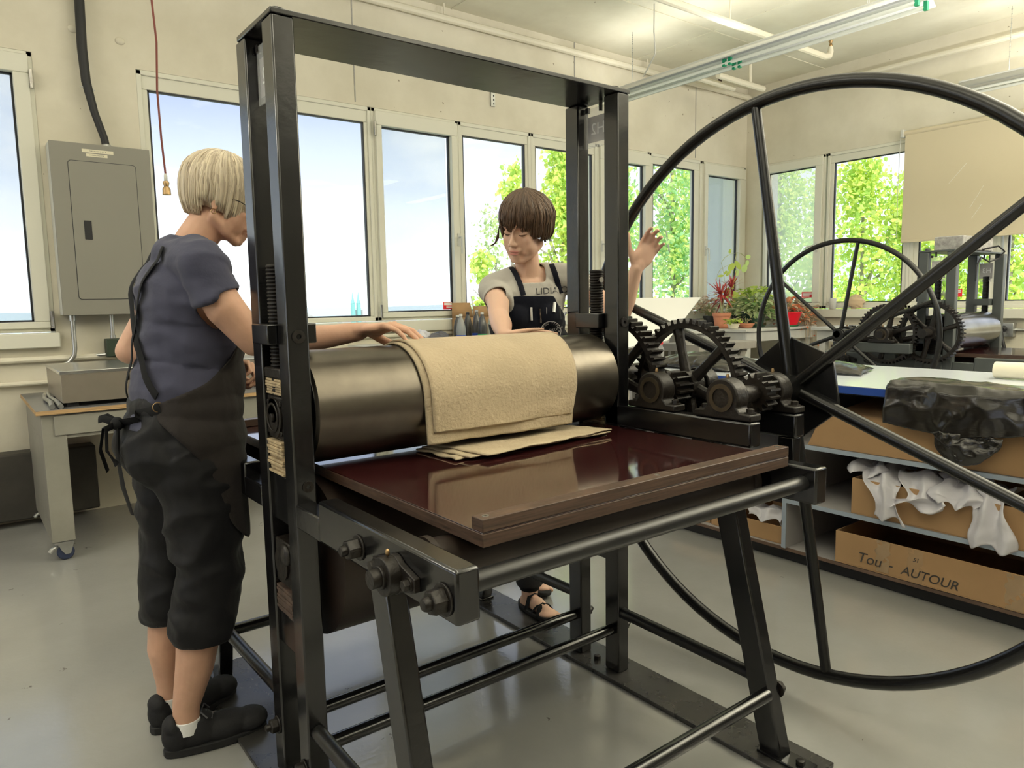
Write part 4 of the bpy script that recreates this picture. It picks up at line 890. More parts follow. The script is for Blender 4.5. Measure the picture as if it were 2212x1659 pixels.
# grey counter behind the small press & low grey bench at right edge
sc=thing('side_counter',(6.75,3.0,0),'pale grey work counter below the right windows behind the smaller press','counter')
MB().box(6.42,7.12,2.62,3.72,.90,.93).build('countertop','whitepaint',sc,bevel=.003); MB().box(6.46,7.08,2.66,3.68,.80,.90).build('apron','whitepaint',sc)
for (x,y) in ((6.47,2.68),(7.0,2.68),(6.47,3.6),(7.0,3.6)): MB().box(x,x+.06,y,y+.06,0,.80).build('leg','whitepaint',sc)
sc=thing('low_bench',(6.75,1.0,0),'pale bench corner at the right photo edge below the outlet','bench')
MB().box(6.5,7.12,.6,1.75,.80,.835).build('benchtop','whitepaint',sc,bevel=.004); 
for (x,y) in ((6.52,.65),(7.0,.65),(6.52,1.65),(7.0,1.65)): MB().box(x,x+.06,y,y+.06,0,.80).build('leg','whitepaint',sc)
# ---------------- outside: trees, city, netting ----------------
def leafmat(name,c1,c2,ts=.5):
    m=bpy.data.materials.new(name); m.use_nodes=True; nt=m.node_tree; nt.nodes.clear()
    g=N(nt,'ShaderNodeNewGeometry'); r=N(nt,'ShaderNodeValToRGB'); L(nt,g.outputs['Random Per Island'],r.inputs[0])
    r.color_ramp.elements[0].color=(*c1,1); r.color_ramp.elements[1].color=(*c2,1)
    d=N(nt,'ShaderNodeBsdfDiffuse'); t=N(nt,'ShaderNodeBsdfTranslucent'); mx=N(nt,'ShaderNodeMixShader'); mx.inputs[0].default_value=ts
    L(nt,r.outputs[0],d.inputs[0]); L(nt,r.outputs[0],t.inputs[0]); L(nt,d.outputs[0],mx.inputs[1]); L(nt,t.outputs[0],mx.inputs[2]); o=N(nt,'ShaderNodeOutputMaterial'); L(nt,mx.outputs[0],o.inputs[0]); M[name]=m
leafmat('leaf',(.52,.76,.20),(.92,.94,.28)); leafmat('leaf_deep',(.36,.66,.36),(.82,.90,.28)); leafmat('leaf_pale',(.45,.60,.25),(.75,.82,.45))
mat('bark',(.36,.33,.27),.9,var=.3,vscale=12,bump=.4)
def tree(x,y,zb,h,r,n,label,seed,m='leaf',leaf=.075,shape=1.0,lean=(0,0),trunk=True):
    t=thing('tree',(x,y,zb),label,'tree','trees outside the windows')
    rnd=random.Random(seed)
    if trunk:
        tr=MB(); pts=[(x+lean[0]*k/8+rnd.uniform(-.05,.05),y+lean[1]*k/8+rnd.uniform(-.05,.05),zb+h*.92*k/8) for k in range(9)]
        tr.tube(pts,[.11-.011*k for k in range(9)],8)
        for k in range(14):
            b=Vector(pts[rnd.randint(2,7)]); a=rnd.uniform(0,2*PI); e=b+Vector((math.cos(a)*r*.7,math.sin(a)*r*.7,rnd.uniform(.3,1.1)))
            tr.tube([b,(b+e)/2+Vector((0,0,.1)),e],[.035,.022,.008],5)
        tr.build('trunk','bark',t)
    mb=MB()
    cl=[]
    for k in range(max(18,n//90)):
        f=rnd.uniform(.12,1); rr=r*(math.sin(min(1,(1.08-f)*1.6)*PI/2)**shape)*rnd.uniform(.2,1)
        a=rnd.uniform(0,2*PI); cl.append((x+lean[0]*f+rr*math.cos(a),y+lean[1]*f+rr*math.sin(a),zb+h*f))
    V=[];F=[]
    for k in range(n):
        c=cl[rnd.randrange(len(cl))]; s=r*.22
        p=Vector((rnd.gauss(c[0],s),rnd.gauss(c[1],s),rnd.gauss(c[2],s*1.1)))
        l=leaf*rnd.uniform(.6,1.25)
        d=Vector((rnd.uniform(-1,1),rnd.uniform(-1,1),rnd.uniform(-1.3,.2))).normalized(); u=d.orthogonal().normalized(); u=(Matrix.Rotation(rnd.uniform(0,6.28),3,d)@u)
        q=len(V); nn=d.cross(u)*l*.12
        V+=[p,p+d*l*.25+u*l*.42+nn,p+d*l*.7+u*l*.33+nn,p+d*l*1.1,p+d*l*.7-u*l*.33+nn,p+d*l*.25-u*l*.42+nn]; F+=[(q,q+1,q+2,q+3),(q,q+3,q+4,q+5)]
    me=bpy.data.meshes.new('foliage'); off=Vector((x,y,zb)); me.from_pydata([v-off for v in V],[],F); me.materials.append(M[m]); o=bpy.data.objects.new('foliage',me); COL.objects.link(o); o.parent=t; OFF[o.name]=off; o['kind']='stuff'
    return t
def TR(px,py_top,dist,ax,r,n,m,label,seed,leaf=None,lean=(0,0),zb=-7,shape=1.0):
    if leaf is None: leaf=.085 if ax==1 else .072; n=int(n*(1.25 if ax==1 else 1.8))
    p=unproj(px,py_top,ax,dist); tree(p.x,p.y,zb,(p.z-zb),r,n,label,seed,m,leaf,shape,lean)
TR(1042,540,9.0,1,.30,2600,'leaf','small leafy tree top in the window left of the brown-haired person',1,shape=1.6)
TR(1112,362,9.5,1,.42,3800,'leaf','slender poplar top directly behind the brown-haired person',2,shape=1.6)
TR(1070,470,13,1,.8,2200,'leaf_pale','pale distant bush low behind the ink bottles',3,zb=-9)
TR(1218,318,9.2,1,.62,6500,'leaf','leafy poplar left of the right press posts',4,shape=1.3)
TR(1330,200,9.0,1,.75,7000,'leaf_deep','dense tree seen between and just right of the right press posts',5)
TR(1455,190,9.4,1,.9,9000,'leaf_deep','dense deep green tree with a pale trunk in the window right of the press posts',6)
TR(1530,190,11.5,1,.9,6000,'leaf_deep','dense green tree in the narrow window next to the corner',7)
TR(1690,250,11.5,0,.62,7000,'leaf','yellow-green tree behind the tilted-open window',8)
TR(1865,350,11.0,0,.70,8500,'leaf','yellow-green tree whose pointed top rises in the clear right window',9,shape=1.5)
TR(1775,380,12.5,0,.60,5000,'leaf','yellow-green tree right of the tilted-open window',10)
TR(1960,400,11.5,0,.70,7000,'leaf','yellow-green tree at the blind edge',11,shape=1.4)
TR(2075,380,11.5,0,.75,6500,'leaf','yellow-green tree behind the smaller press',12)
TR(2195,380,11.5,0,.70,6000,'leaf','yellow-green tree at the right edge of the photo',13)
# construction netting behind the trees
mat('netting',(.35,.85,.72),.9,alpha=.6,var=.2,vscale=3); mat('scaffold',(.55,.48,.12),.6)
sc=thing('scaffolding',(17.0,5.0,-6),'scaffolding wrapped in turquoise netting behind the right-hand trees','scaffold')
for k,(y0,y1) in enumerate(((1.0,3.4),(3.6,5.8),(6.1,8.3))): MB().grid(lambda u,v:(14.5+.15*noise.noise(Vector((u*4,v*5,k))),y0+(y1-y0)*u,-6+8.3*v),10,16).build('netting','netting',sc)
for y in (1,3.5,6,8.4): MB().cyl((14.4,y,-6),(14.4,y,2.4),.05,8).build('pole','scaffold',sc)
for z in (-1,.8,2.3): MB().cyl((14.4,.9,z),(14.4,8.5,z),.05,8).build('ledger','scaffold',sc)
# ground far below, city band, church
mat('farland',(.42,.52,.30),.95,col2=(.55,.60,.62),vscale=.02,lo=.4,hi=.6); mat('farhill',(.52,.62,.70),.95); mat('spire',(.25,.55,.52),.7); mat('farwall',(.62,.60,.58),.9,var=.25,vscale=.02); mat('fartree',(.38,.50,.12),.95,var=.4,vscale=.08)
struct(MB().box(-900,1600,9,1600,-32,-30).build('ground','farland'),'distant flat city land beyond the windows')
rnd=random.Random(5)
hb=MB(); hv=[]
for k in range(81):
    a=math.radians(10+k*1.4); R=1500; hv.append((R*math.cos(a),R*math.sin(a)))
for k in range(80):
    h0=16+14*noise.noise(Vector((k*.17,0,0))); h1=16+14*noise.noise(Vector(((k+1)*.17,0,0)))
    hb.add([(*hv[k],-30),(*hv[k+1],-30),(*hv[k+1],h1-20),(*hv[k],h0-20)],[(0,1,2,3)])
    hb.add([(hv[k][0]*1.05,hv[k][1]*1.05,-30),(hv[k+1][0]*1.05,hv[k+1][1]*1.05,-30),(*hv[k+1],h1-20),(*hv[k],h0-20)],[(0,1,2,3)])
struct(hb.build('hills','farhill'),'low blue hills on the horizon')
FBS=[]
for k in range(150):
    a=math.radians(rnd.uniform(34,112)); R=rnd.uniform(320,1000); w=rnd.uniform(8,26); h=rnd.uniform(6,16)*(R/600)**.5
    x,y=R*math.cos(a),R*math.sin(a)
    b=MB().box(x-w/2,x+w/2,y-w/2,y+w/2,-30,-30+h); b.prism([(x-w/2,-30+h),(x+w/2,-30+h),(x,-30+h*1.25)],y-w/2,y+w/2,'y')
    FBS.append(b)
fbb=MB()
for q in FBS: fbb.add(q.v,q.f)
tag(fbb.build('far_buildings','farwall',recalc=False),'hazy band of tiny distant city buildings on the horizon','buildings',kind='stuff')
fb=MB()
for k in range(900):
    a=math.radians(rnd.uniform(34,112)); R=rnd.uniform(90,420); s=rnd.uniform(2.5,5)*(R/150)**.5; fb.ell((R*math.cos(a),R*math.sin(a),-30+s*.7),(s,s,s*.8),seg=6,rings=4)
tag(fb.build('far_trees','fartree',recalc=False),'band of distant tree crowns below the windows','trees',kind='stuff')
ch=thing('church',(310,590,-30),'distant church with twin green spires seen just right of the left press posts','church')
for px in (762,774):
    p=unproj(px,665,1,600.); MB().box(p.x-1.5,p.x+1.5,598,601,-30,2).build('tower','spire',ch)
    MB().lathe([(1.8,2),(.9,6),(.3,11),(0,13.5)],(p.x,599.5,0),8).build('spire','spire',ch)
MB().box(unproj(772,665,1,600.).x,unproj(784,665,1,600.).x,600,606,-30,-4).build('nave','farwall',ch)
# ---------------- potted plants ----------------
mat('terracotta',(.62,.26,.15),.75,var=.12,vscale=8); mat('redpot',(.85,.01,.03),.2,spec=.5,coat=.4); mat('greenpot',(.02,.07,.04),.4); mat('blackpot',(.015,.015,.018),.5); mat('soil',(.05,.035,.025),.95); mat('graypot',(.30,.32,.28),.6); mat('woodbase',(.60,.48,.30),.7)
leafmat('leaf_spike',(.42,.05,.06),(.62,.16,.13),.35); leafmat('leaf_plant',(.30,.45,.08),(.70,.80,.20),.4); leafmat('leaf_varieg',(.16,.30,.10),(.75,.80,.50),.35); leafmat('leaf_coral',(.70,.22,.10),(.85,.45,.25),.35); leafmat('leaf_dry',(.45,.40,.28),(.72,.55,.40),.3)
mat('stem',(.38,.40,.20),.7)
TZ=.923
def leaves(t,c,spread,n,l,w,m,seed,droop=.4,up=.6,name='foliage',stems=True):
    rnd=random.Random(seed); mb=MB(); st=MB(); c=Vector(c)
    for k in range(n):
        a=rnd.uniform(0,2*PI); rr=spread*rnd.uniform(.15,1); hgt=up*rnd.uniform(.3,1)
        p=c+Vector((rr*math.cos(a),rr*math.sin(a),hgt-(rr/spread)**2*droop*rnd.uniform(.2,1)))
        d=Vector((math.cos(a)+rnd.uniform(-.6,.6),math.sin(a)+rnd.uniform(-.6,.6),rnd.uniform(-.8,.5))).normalized(); s=d.cross(Vector((0,0,1))); s=s.normalized() if s.length>.01 else Vector((1,0,0)); nn=s.cross(d)
        L_=l*rnd.uniform(.6,1.2); W_=w*rnd.uniform(.7,1.2)
        mb.add([p,p+d*L_*.35+s*W_+nn*W_*.3,p+d*L_*.75+s*W_*.7+nn*W_*.2,p+d*L_-nn*L_*.12,p+d*L_*.75-s*W_*.7+nn*W_*.2,p+d*L_*.35-s*W_+nn*W_*.3],[(0,1,2,3),(0,3,4,5)])
        if stems and k%3==0: st.tube([c,(c+p)/2+Vector((0,0,.03)),p],[.003,.0025,.0015],4,cap=False)
    o=mb.build(name,m,t,recalc=False,smooth=False); o['kind']='stuff'
    if stems: st.build('stems','stem',t)
def pot(t,x,y,r,h,m,z=TZ,saucer=None,taper=.75,rim=True,soil=True):
    prof=[(r*taper,z+.004),(r*.97,z+h*.8)]+([(r*1.06,z+h*.8),(r*1.08,z+h)] if rim else [(r,z+h)])+[(r*.95,z+h),(r*.92,z+h*.9)]
    MB().lathe(prof,(x,y,0),26).build('pot',m,t)
    if soil: MB().lathe([(0,z+h*.86),(r*.93,z+h*.86)],(x,y,0),20).build('soil','soil',t)
    if saucer: MB().lathe([(r*.85,z),(r*1.0,z+.018),(r*.95,z+.018),(r*.8,z+.003)],(x,y,0),24).build('saucer',saucer,t)
def P2(px,py,y): p=unproj(px,py,1,y); return p.x
# red-leaved dracaena in a terracotta pot
x,y=5.98,4.40
t=thing('potted_dracaena',(x,y,TZ),'spiky red-leaved plant in a terracotta pot','plant'); pot(t,x,y,.085,.15,'terracotta',saucer='terracotta')
rnd=random.Random(3); mb=MB(); st=MB()
for (sx,sy,hh,n) in ((-.02,0,.30,46),(.04,.02,.26,40),(.09,-.02,.36,26)):
    top=Vector((x+sx*1.3,y+sy,TZ+.15+hh-.12)); st.tube([(x+sx*.4,y+sy*.4,TZ+.12),top],.006,6)
    for k in range(n):
        a=rnd.uniform(0,2*PI); el=rnd.uniform(-.5,1.2); L_=rnd.uniform(.14,.25)
        d=Vector((math.cos(a)*math.cos(el),math.sin(a)*math.cos(el),math.sin(el))); s=d.cross(Vector((0,0,1))).normalized()*.0075
        m1=top+d*L_*.55+Vector((0,0,-.01)); e=top+d*L_+Vector((0,0,-.05*math.cos(el)))
        mb.add([top-s*.6,top+s*.6,m1+s,e,m1-s],[(0,1,2,4),(4,2,3)])
mb.build('foliage','leaf_spike',t,recalc=False,smooth=False)['kind']='stuff'; st.build('stems','stem',t)
# small pots
x,y=5.86,4.18; t=thing('potted_succulent',(x,y,TZ),'tiny yellow-green succulent in a pale bowl left of the terracotta pot','plant'); pot(t,x,y,.055,.05,'label'); leaves(t,(x,y,TZ+.05),.07,50,.035,.016,'leaf_plant',2,.02,.05)
x,y=6.12,4.22; t=thing('shallow_pot',(x,y,TZ),'shallow terracotta bowl with dry stems right of the spiky plant','plant'); pot(t,x,y,.075,.045,'terracotta'); leaves(t,(x,y,TZ+.04),.12,26,.04,.006,'leaf_dry',4,.03,.08)
x,y=6.30,4.78; t=thing('potted_ivy',(x,y,TZ),'dark pot with brownish small leaves behind the terracotta pot','plant'); pot(t,x,y,.07,.11,'blackpot'); leaves(t,(x,y,TZ+.10),.20,150,.05,.02,'leaf_dry',14,.1,.22)
x,y=6.30,4.26; t=thing('potted_hoya',(x,y,TZ),'trailing variegated plant in a dark green pot','plant'); pot(t,x,y,.115,.15,'greenpot',saucer='greenpot'); leaves(t,(x,y,TZ+.14),.21,230,.10,.026,'leaf_varieg',5,.22,.18)
# tall climbing vine with single big leaves in front of the corner
x,y=6.42,4.52; t=thing('potted_vine',(x,y,TZ),'tall thin climbing vine with large oval leaves in front of the room corner','plant'); pot(t,x,y,.07,.12,'blackpot')
def ovl(mb,c,l,w,ang,tilt=0):
    c=Vector(c); d=Vector((math.cos(ang)*.8,-math.cos(ang)*.6,math.sin(ang))).normalized(); s=d.cross(Vector((-.6,-.8,0))).normalized()
    pts=[c+d*l*(-math.cos(PI*k/5))*.5+s*w*math.sin(PI*k/5)*.5 for k in range(6)]+[c+d*l*(-math.cos(PI*k/5))*.5-s*w*math.sin(PI*k/5)*.5 for k in range(4,0,-1)]
    mb.add(pts,[tuple(range(10))])
mb=MB(); vs=[]
for (px,py,l,w,a,m) in ((1616,555,.055,.045,.3,0),(1614,568,.06,.04,1.4,0),(1608,580,.085,.06,1.3,0),(1592,589,.07,.04,1.6,0),(1580,577,.09,.06,.9,1),(1594,573,.10,.05,-1.0,1),(1574,590,.08,.03,.8,1),(1567,589,.05,.025,.8,1),(1557,596,.06,.025,.1,1),(1577,543,.05,.03,1.3,1),(1586,606,.06,.035,1.2,1),(1583,619,.06,.03,1.5,1),(1590,640,.13,.07,-.9,1),(1572,633,.12,.04,1.5,1),(1562,631,.10,.02,.3,1)):
    p=unproj(px,py,1,4.45); mb=MB(); ovl(mb,p,l,w,a); mb.build('leaf',('leaf_deep','leaf_plant')[m],t,recalc=False,smooth=False)
def PP(l,yy=4.47): return [unproj(a,b,1,yy) for a,b in l]
s=MB(); s.tube(PP([(1580,690),(1578,640),(1580,610),(1584,585),(1588,560),(1592,546),(1600,547),(1612,556)]),.004,5); s.tube(PP([(1592,546),(1580,548),(1566,556),(1558,567),(1560,575)]),.0025,5); s.tube(PP([(1588,570),(1570,574),(1556,582),(1550,592),(1548,606)]),.002,5); s.tube(PP([(1560,575),(1564,595),(1566,612),(1573,616)]),.002,5); s.build('stems','stem',t)
x,y=6.66,4.50; t=thing('potted_pothos',(x,y,TZ),'bright yellow-green bushy plant in a black pot on a wooden block','plant'); MB().box(x-.09,x+.09,y-.09,y+.09,TZ,TZ+.03).build('wood_block','woodbase',t); pot(t,x,y,.09,.13,'blackpot',z=TZ+.03); leaves(t,(x,y,TZ+.16),.24,330,.06,.028,'leaf_plant',6,.12,.24)
x,y=6.62,4.08; t=thing('red_planter',(x,y,TZ),'red plastic planter on a green saucer with coral-leaved stems','plant')
MB().lathe([(.085,TZ+.012),(.125,TZ+.135),(.130,TZ+.135),(.130,TZ+.142),(.12,TZ+.142)],(x,y,0),30).build('pot','redpot',t); MB().lathe([(0,TZ+.12),(.121,TZ+.12)],(x,y,0),20).build('soil','soil',t); MB().lathe([(.09,TZ),(.11,TZ+.016),(.10,TZ+.016)],(x,y,0),24).build('saucer','greenplastic',t); leaves(t,(x-.02,y,TZ+.13),.10,26,.10,.026,'leaf_coral',8,0,.16)
x,y=6.86,4.22; t=thing('trailing_cactus',(x,y,TZ),'reddish trailing plant spilling over the right end of the plant table','plant'); pot(t,x,y,.10,.13,'graypot'); leaves(t,(x,y,TZ+.13),.26,260,.07,.015,'leaf_dry',9,.22,.16); leaves(t,(x+.04,y-.08,TZ+.10),.24,160,.055,.018,'leaf_coral',12,.40,.14,name='coral_leaves',stems=False)
rnd=random.Random(21); s=MB()
for k in range(24):
    a=rnd.uniform(-2.2,.6); e=Vector((x+.26*math.cos(a)+rnd.uniform(-.03,.03),y+.24*math.sin(a),TZ-rnd.uniform(.02,.24)));
    if e.x<7.05 and e.y>4.0 : e.z=max(e.z,TZ+.02)
    s.tube([(x,y,TZ+.12),((x+e.x)/2+.02,(y+e.y)/2,TZ+.16),(e.x,e.y,max(e.z+.06,TZ+.04) if e.y>3.98 else e.z+.08),e],[.004,.003,.003,.002],4)
s.build('trailing_stems','leaf_dry',t)
# small things on the right sill
t=tag(MB().lathe([(.03,1.0855),(.034,1.10),(.034,1.19),(.031,1.195),(.031,1.19)],(7.165,3.92,0),16).build('white_cup','whitepaint'),'white cup on the right window sill','cup')
mb=MB(); c=Vector((7.16,3.68,1.155)); mb.ell(c,(.028,.085,.068),seg=30,rings=20); mb.v=[c+(v-c)*(1+.35*noise.noise(v*60)) for v in mb.v]; mat('sponge',(.68,.52,.34),.95); tag(mb.build('dried_coral','sponge',sharp=2),'lumpy beige dried coral on the right window sill','ornament')
# ---------------- people ----------------
from mathutils.bvhtree import BVHTree
mat('skin',(.62,.37,.26),.52,var=.14,vscale=14,bump=.04,bscale=160,sss=.10,spec=.35); mat('skin2',(.72,.47,.35),.5,bump=.01,bscale=160,sss=.10,spec=.35)
mat('lips',(.50,.20,.16),.42,sss=.05); mat('lips2',(.58,.24,.20),.4); mat('brow',(.10,.055,.03),.8); mat('brow_grey',(.45,.38,.30),.8); mat('eyewhite',(.7,.68,.65),.25); mat('iris',(.05,.04,.03),.2)
mat('shirt_blue',(.062,.064,.100),.9,bump=.18,bscale=45,sheen=.12,spec=.1); mat('apron_dark',(.024,.020,.019),.78,bump=.15,bscale=60,sheen=.05,var=.2,spec=.2); mat('trousers',(.0065,.0065,.008),.62,bump=.12,bscale=50,sheen=.03,spec=.25); mat('strap',(.010,.010,.011),.8,spec=.2)
mat('shoe',(.018,.018,.020),.7,bump=.2,bscale=90,spec=.25); mat('sole',(.010,.010,.011),.8); mat('sock',(.80,.80,.80),.9,bump=.15,bscale=200); mat('lace',(.10,.10,.11),.8)
mat('shirt_grey',(.46,.44,.40),.92,bump=.12,bscale=60,sheen=.2,var=.08,vscale=9,spec=.1); mat('apron_navy',(.006,.007,.014),.85,bump=.12,bscale=60,sheen=.1,spec=.15); mat('gold',(.75,.50,.25),.25,1); mat('tattoo',(.10,.10,.11),.7); mat('lens',(.5,.5,.5),.05,alpha=.25); mat('toenail',(.70,.50,.42),.3); mat('charcoal',(.02,.02,.022),.85)
def hairmat(name,c1,c2):
    m=bpy.data.materials.new(name); m.use_nodes=True; nt=m.node_tree; b=nt.nodes['Principled BSDF']; g=N(nt,'ShaderNodeNewGeometry'); r=N(nt,'ShaderNodeValToRGB'); L(nt,g.outputs['Random Per Island'],r.inputs[0]); r.color_ramp.elements[0].color=(*c1,1); r.color_ramp.elements[1].color=(*c2,1); L(nt,r.outputs[0],b.inputs['Base Color']); b.inputs['Roughness'].default_value=.42; b.inputs['Specular IOR Level'].default_value=.4; M[name]=m
hairmat('hair_silver',(.38,.31,.23),(.74,.65,.49)); hairmat('hair_brown',(.050,.029,.018),(.15,.09,.055))
def cap(mb,pts,rad,seg=14):
    pts=[Vector(p) for p in pts]
    mb.tube(pts,rad,seg)
    for p,r in zip(pts,rad if isinstance(rad,(list,tuple)) else [rad]*len(pts)): mb.ell(p,r if not isinstance(r,(tuple,list)) else (sum(r)/2,)*3,seg=seg,rings=8)
def union(mb,name,m,parent,voxel=.005,smooth=4,post=None,maskf=None,solid=0,disp=None,edge=10):
    me=bpy.data.meshes.new('tmp'); me.from_pydata(mb.v,[],mb.f); bm=bmesh.new(); bm.from_mesh(me); bmesh.ops.recalc_face_normals(bm,faces=bm.faces); bm.to_mesh(me); bm.free()
    o=bpy.data.objects.new('tmp',me); COL.objects.link(o)
    r=o.modifiers.new('r','REMESH'); r.mode='VOXEL'; r.voxel_size=voxel; r.adaptivity=0
    s=o.modifiers.new('s','SMOOTH'); s.factor=.5; s.iterations=smooth
    dg=bpy.context.evaluated_depsgraph_get(); dg.update(); me2=bpy.data.meshes.new_from_object(o.evaluated_get(dg)); bpy.data.objects.remove(o); bpy.data.meshes.remove(me)
    bm=bmesh.new(); bm.from_mesh(me2); bm.normal_update()
    if disp:
        d=[(v,disp(v.co,v.normal)) for v in bm.verts]
        for v,q in d: v.co+=q
        bm.normal_update()
    if maskf:
        bmesh.ops.delete(bm,geom=[f for f in bm.faces if not maskf(f.calc_center_median())],context='FACES')
        for _ in range(edge):
            bd=[v for v in bm.verts if v.is_boundary]; new=[]
            for v in bd:
                nb=[e.other_vert(v) for e in v.link_edges if e.is_boundary]
                if len(nb)==2: new.append((v,v.co*.5+(nb[0].co+nb[1].co)*.25))
            for v,c in new: v.co=c
    for f in bm.faces: f.smooth=True
    off=OFF.get(parent.name,Vector((0,0,0)))
    bvh=BVHTree.FromBMesh(bm)
    for v in bm.verts: v.co-=off
    me2.materials.clear(); bm.to_mesh(me2); bm.free(); me2.materials.append(M[m]); me2.name=name
    ob=bpy.data.objects.new(name,me2); COL.objects.link(ob); ob.parent=parent; OFF[ob.name]=off
    if solid: md=ob.modifiers.new('s','SOLIDIFY'); md.thickness=solid; md.offset=0
    return ob,bvh
def hand_prims(mb,wrist,d,n,side,curl,spread=.10,scale=1.0,thumb=(.5,.35),tips=False,thumb_up=.0):
    """d wrist->fingers, n back-of-hand normal, side=+1 thumb lies on d x n side"""
    d=Vector(d).normalized(); n=Vector(n); n=(n-n.dot(d)*d).normalized(); s=d.cross(n)*side; w=Vector(wrist); k=scale; out=[]
    R_=Matrix((d,s,n)).transposed()
    mb.ell(w+d*.048*k,(.050*k,.038*k,.0145*k),rot=R_); mb.ell(w+d*.012*k,(.03*k,.027*k,.018*k),rot=R_)
    mb.ell(w+d*.035*k+s*.022*k-n*.004*k,(.032*k,.018*k,.015*k),rot=R_)
    F=((.030,.088,(.042,.026,.021),.0088),(.010,.093,(.046,.030,.022),.0090),(-.011,.089,(.042,.028,.021),.0085),(-.030,.079,(.033,.021,.018),.0076))
    for i,(o_,l0,seg,r) in enumerate(F):
        c=curl[i] if isinstance(curl[i],(tuple,list)) else (curl[i],curl[i]*1.1,curl[i]*.7)
        p=w+d*l0*k*.96+s*o_*k; fd=(d+s*(o_*spread/.03)).normalized(); ax=fd.cross(n).normalized()
        pts=[w+d*.03*k+s*o_*.6*k,p+n*.003*k]; rr=[.012*k,r*1.12*k]; cur=fd; q=p+n*.002*k
        for j in range(3):
            cur=Matrix.Rotation(-c[j],3,ax)@cur; q=q+cur*seg[j]*k; pts.append(q.copy()); rr.append(r*(1-.09*(j+1))*k)
            mb.ell(pts[-2],rr[-2]*1.06,seg=12,rings=8)
        cap(mb,pts,rr,12); out.append((pts[-1],cur,ax))
    t0=w+d*.020*k+s*.030*k-n*.004*k; td=(d*math.cos(thumb[0])+s*math.sin(thumb[0])-n*thumb[1]+n*thumb_up).normalized()
    t1=t0+td*.038*k; td2=(td+d*.35-n*.10+n*thumb_up*.5).normalized(); t2=t1+td2*.030*k; t3=t2+(td2+d*.2).normalized()*.022*k
    cap(mb,[w+d*.005*k+s*.012*k,t0,t1,t2,t3],[.014*k,.0135*k,.011*k,.0105*k,.0085*k],12)
    return out
def head_prims(mb,T,fem=1.0):
    """T: 4x4, local +x face, +z up"""
    R_=T.to_3x3(); S=T.median_scale if False else 1.0
    def E(c,r): mb.ell(T@Vector(c),r,rot=R_,seg=24,rings=16)
    def C(pts,rad): cap(mb,[T@Vector(p) for p in pts],rad,12)
    E((-.012,0,.036),(.094,.074,.085)); E((.030,0,.045),(.055,.060,.055)); E((.026,0,-.028),(.060,.058,.080)); E((.030,0,-.070),(.046,.046,.036)); E((.067,0,-.098),(.0165,.020,.015))
    for s in (-1,1):
        E((.050,s*.036,-.026),(.026,.022,.026)); E((.068,s*.022,.020),(.018,.026,.010)); E((.096,s*.0105,-.037),(.0095,.0075,.0072)); E((.050,s*.028,-.062),(.026,.018,.026)); E((.042,s*.033,-.045),(.032,.027,.034)); E((.030,s*.038,-.062),(.032,.022,.030)); C([(-.005,s*.055,-.055),(.035,s*.040,-.085),(.062,s*.015,-.100)],[.017,.015,.014])
        E((-.012,s*.073,-.006),(.017,.0065,.028)); E((-.008,s*.073,-.030),(.009,.006,.012))
        E((.064,s*.031,.000),(.0150,.0165,.0125))
    C([(.082,0,.012),(.092,0,-.010),(.104,0,-.030)],[.0085,.0082,.0100]); E((.104,0,-.033),(.0105,.0100,.0085)); E((.080,0,-.058),(.012,.024,.014)); E((.0885,0,-.0605),(.0075,.021,.0052)); E((.0870,0,-.0715),(.0080,.0175,.0058)); E((.078,0,-.085),(.012,.016,.008))
def socket(T):
    Ti=T.inverted()
    def f(p,n):
        l=Ti@p; o=Vector((0,0,0))
        if l.x<.03 or abs(l.z)>.12: return o
        for s in (-1,1):
            for (cy,cz,sg,am) in ((.016,.004,.010,-.006),(.031,.013,.010,-.0035),(.031,-.015,.012,-.002)):
                d2=((l.y-s*cy)**2+(l.z-cz)**2)/(sg*sg)
                if d2<9: o+=n*am*math.exp(-d2/2)
            d2=((l.y-s*.031)**2/(.017**2)+(l.z+.066)**2/(.004**2)) 
        d2=(l.y/.020)**2+((l.z+.066)/.0022)**2
        if d2<9 and l.x>.06: o+=n*-.003*math.exp(-d2/2)
        d2=((l.y)/.006)**2+((l.z+.049)/.006)**2
        if d2<9 and l.x>.06: o+=n*-.0015*math.exp(-d2/2)
        return o
    return f
def face_parts(par,T,browm,lipm,lash=.0009,open_=.0):
    P_=lambda c:T@Vector(c)
    for s in (-1,1):
        pts=[P_((.0795-.0050*abs(k-1)**1.4*(1.6 if k>1 else .8)*.6,s*(.017+.0095*k),-.0045-.002*math.sin(PI*k/3)+.0005*k)) for k in (0,.75,1.5,2.25,3)]
        MB().tube(pts,[.0008,.0018,.0021,.0019,.0009],6).build('eyelashes','brow',par)
        MB().tube([P_((.0785,s*(.022+.0075*k),-.0073)) for k in (0,.6,1.2,1.8)],[.0004,.0013,.0013,.0004],6).build('eye','iris',par)
        pts=[P_((.0868-.0065*(k/3)**2-.001,s*(.013+.0105*k),.0225+.0045*math.sin(PI*min(1,k/2.6)))) for k in (0,.75,1.5,2.25,3)]
        MB().tube(pts,[(.0014,.0022),(.0016,.0028),(.0015,.0026),(.0013,.0020),(.0008,.0009)],8,flat=tuple(T.to_3x3()@Vector((1,0,0)))).build('eyebrow',browm,par)
    mb=MB(); R_=T.to_3x3(); mb.ell(P_((.0905,0,-.0610)),(.0062,.0200,.0042),rot=R_); mb.ell(P_((.0892,0,-.0712)),(.0068,.0168,.0050),rot=R_); mb.build('lips',lipm,par)
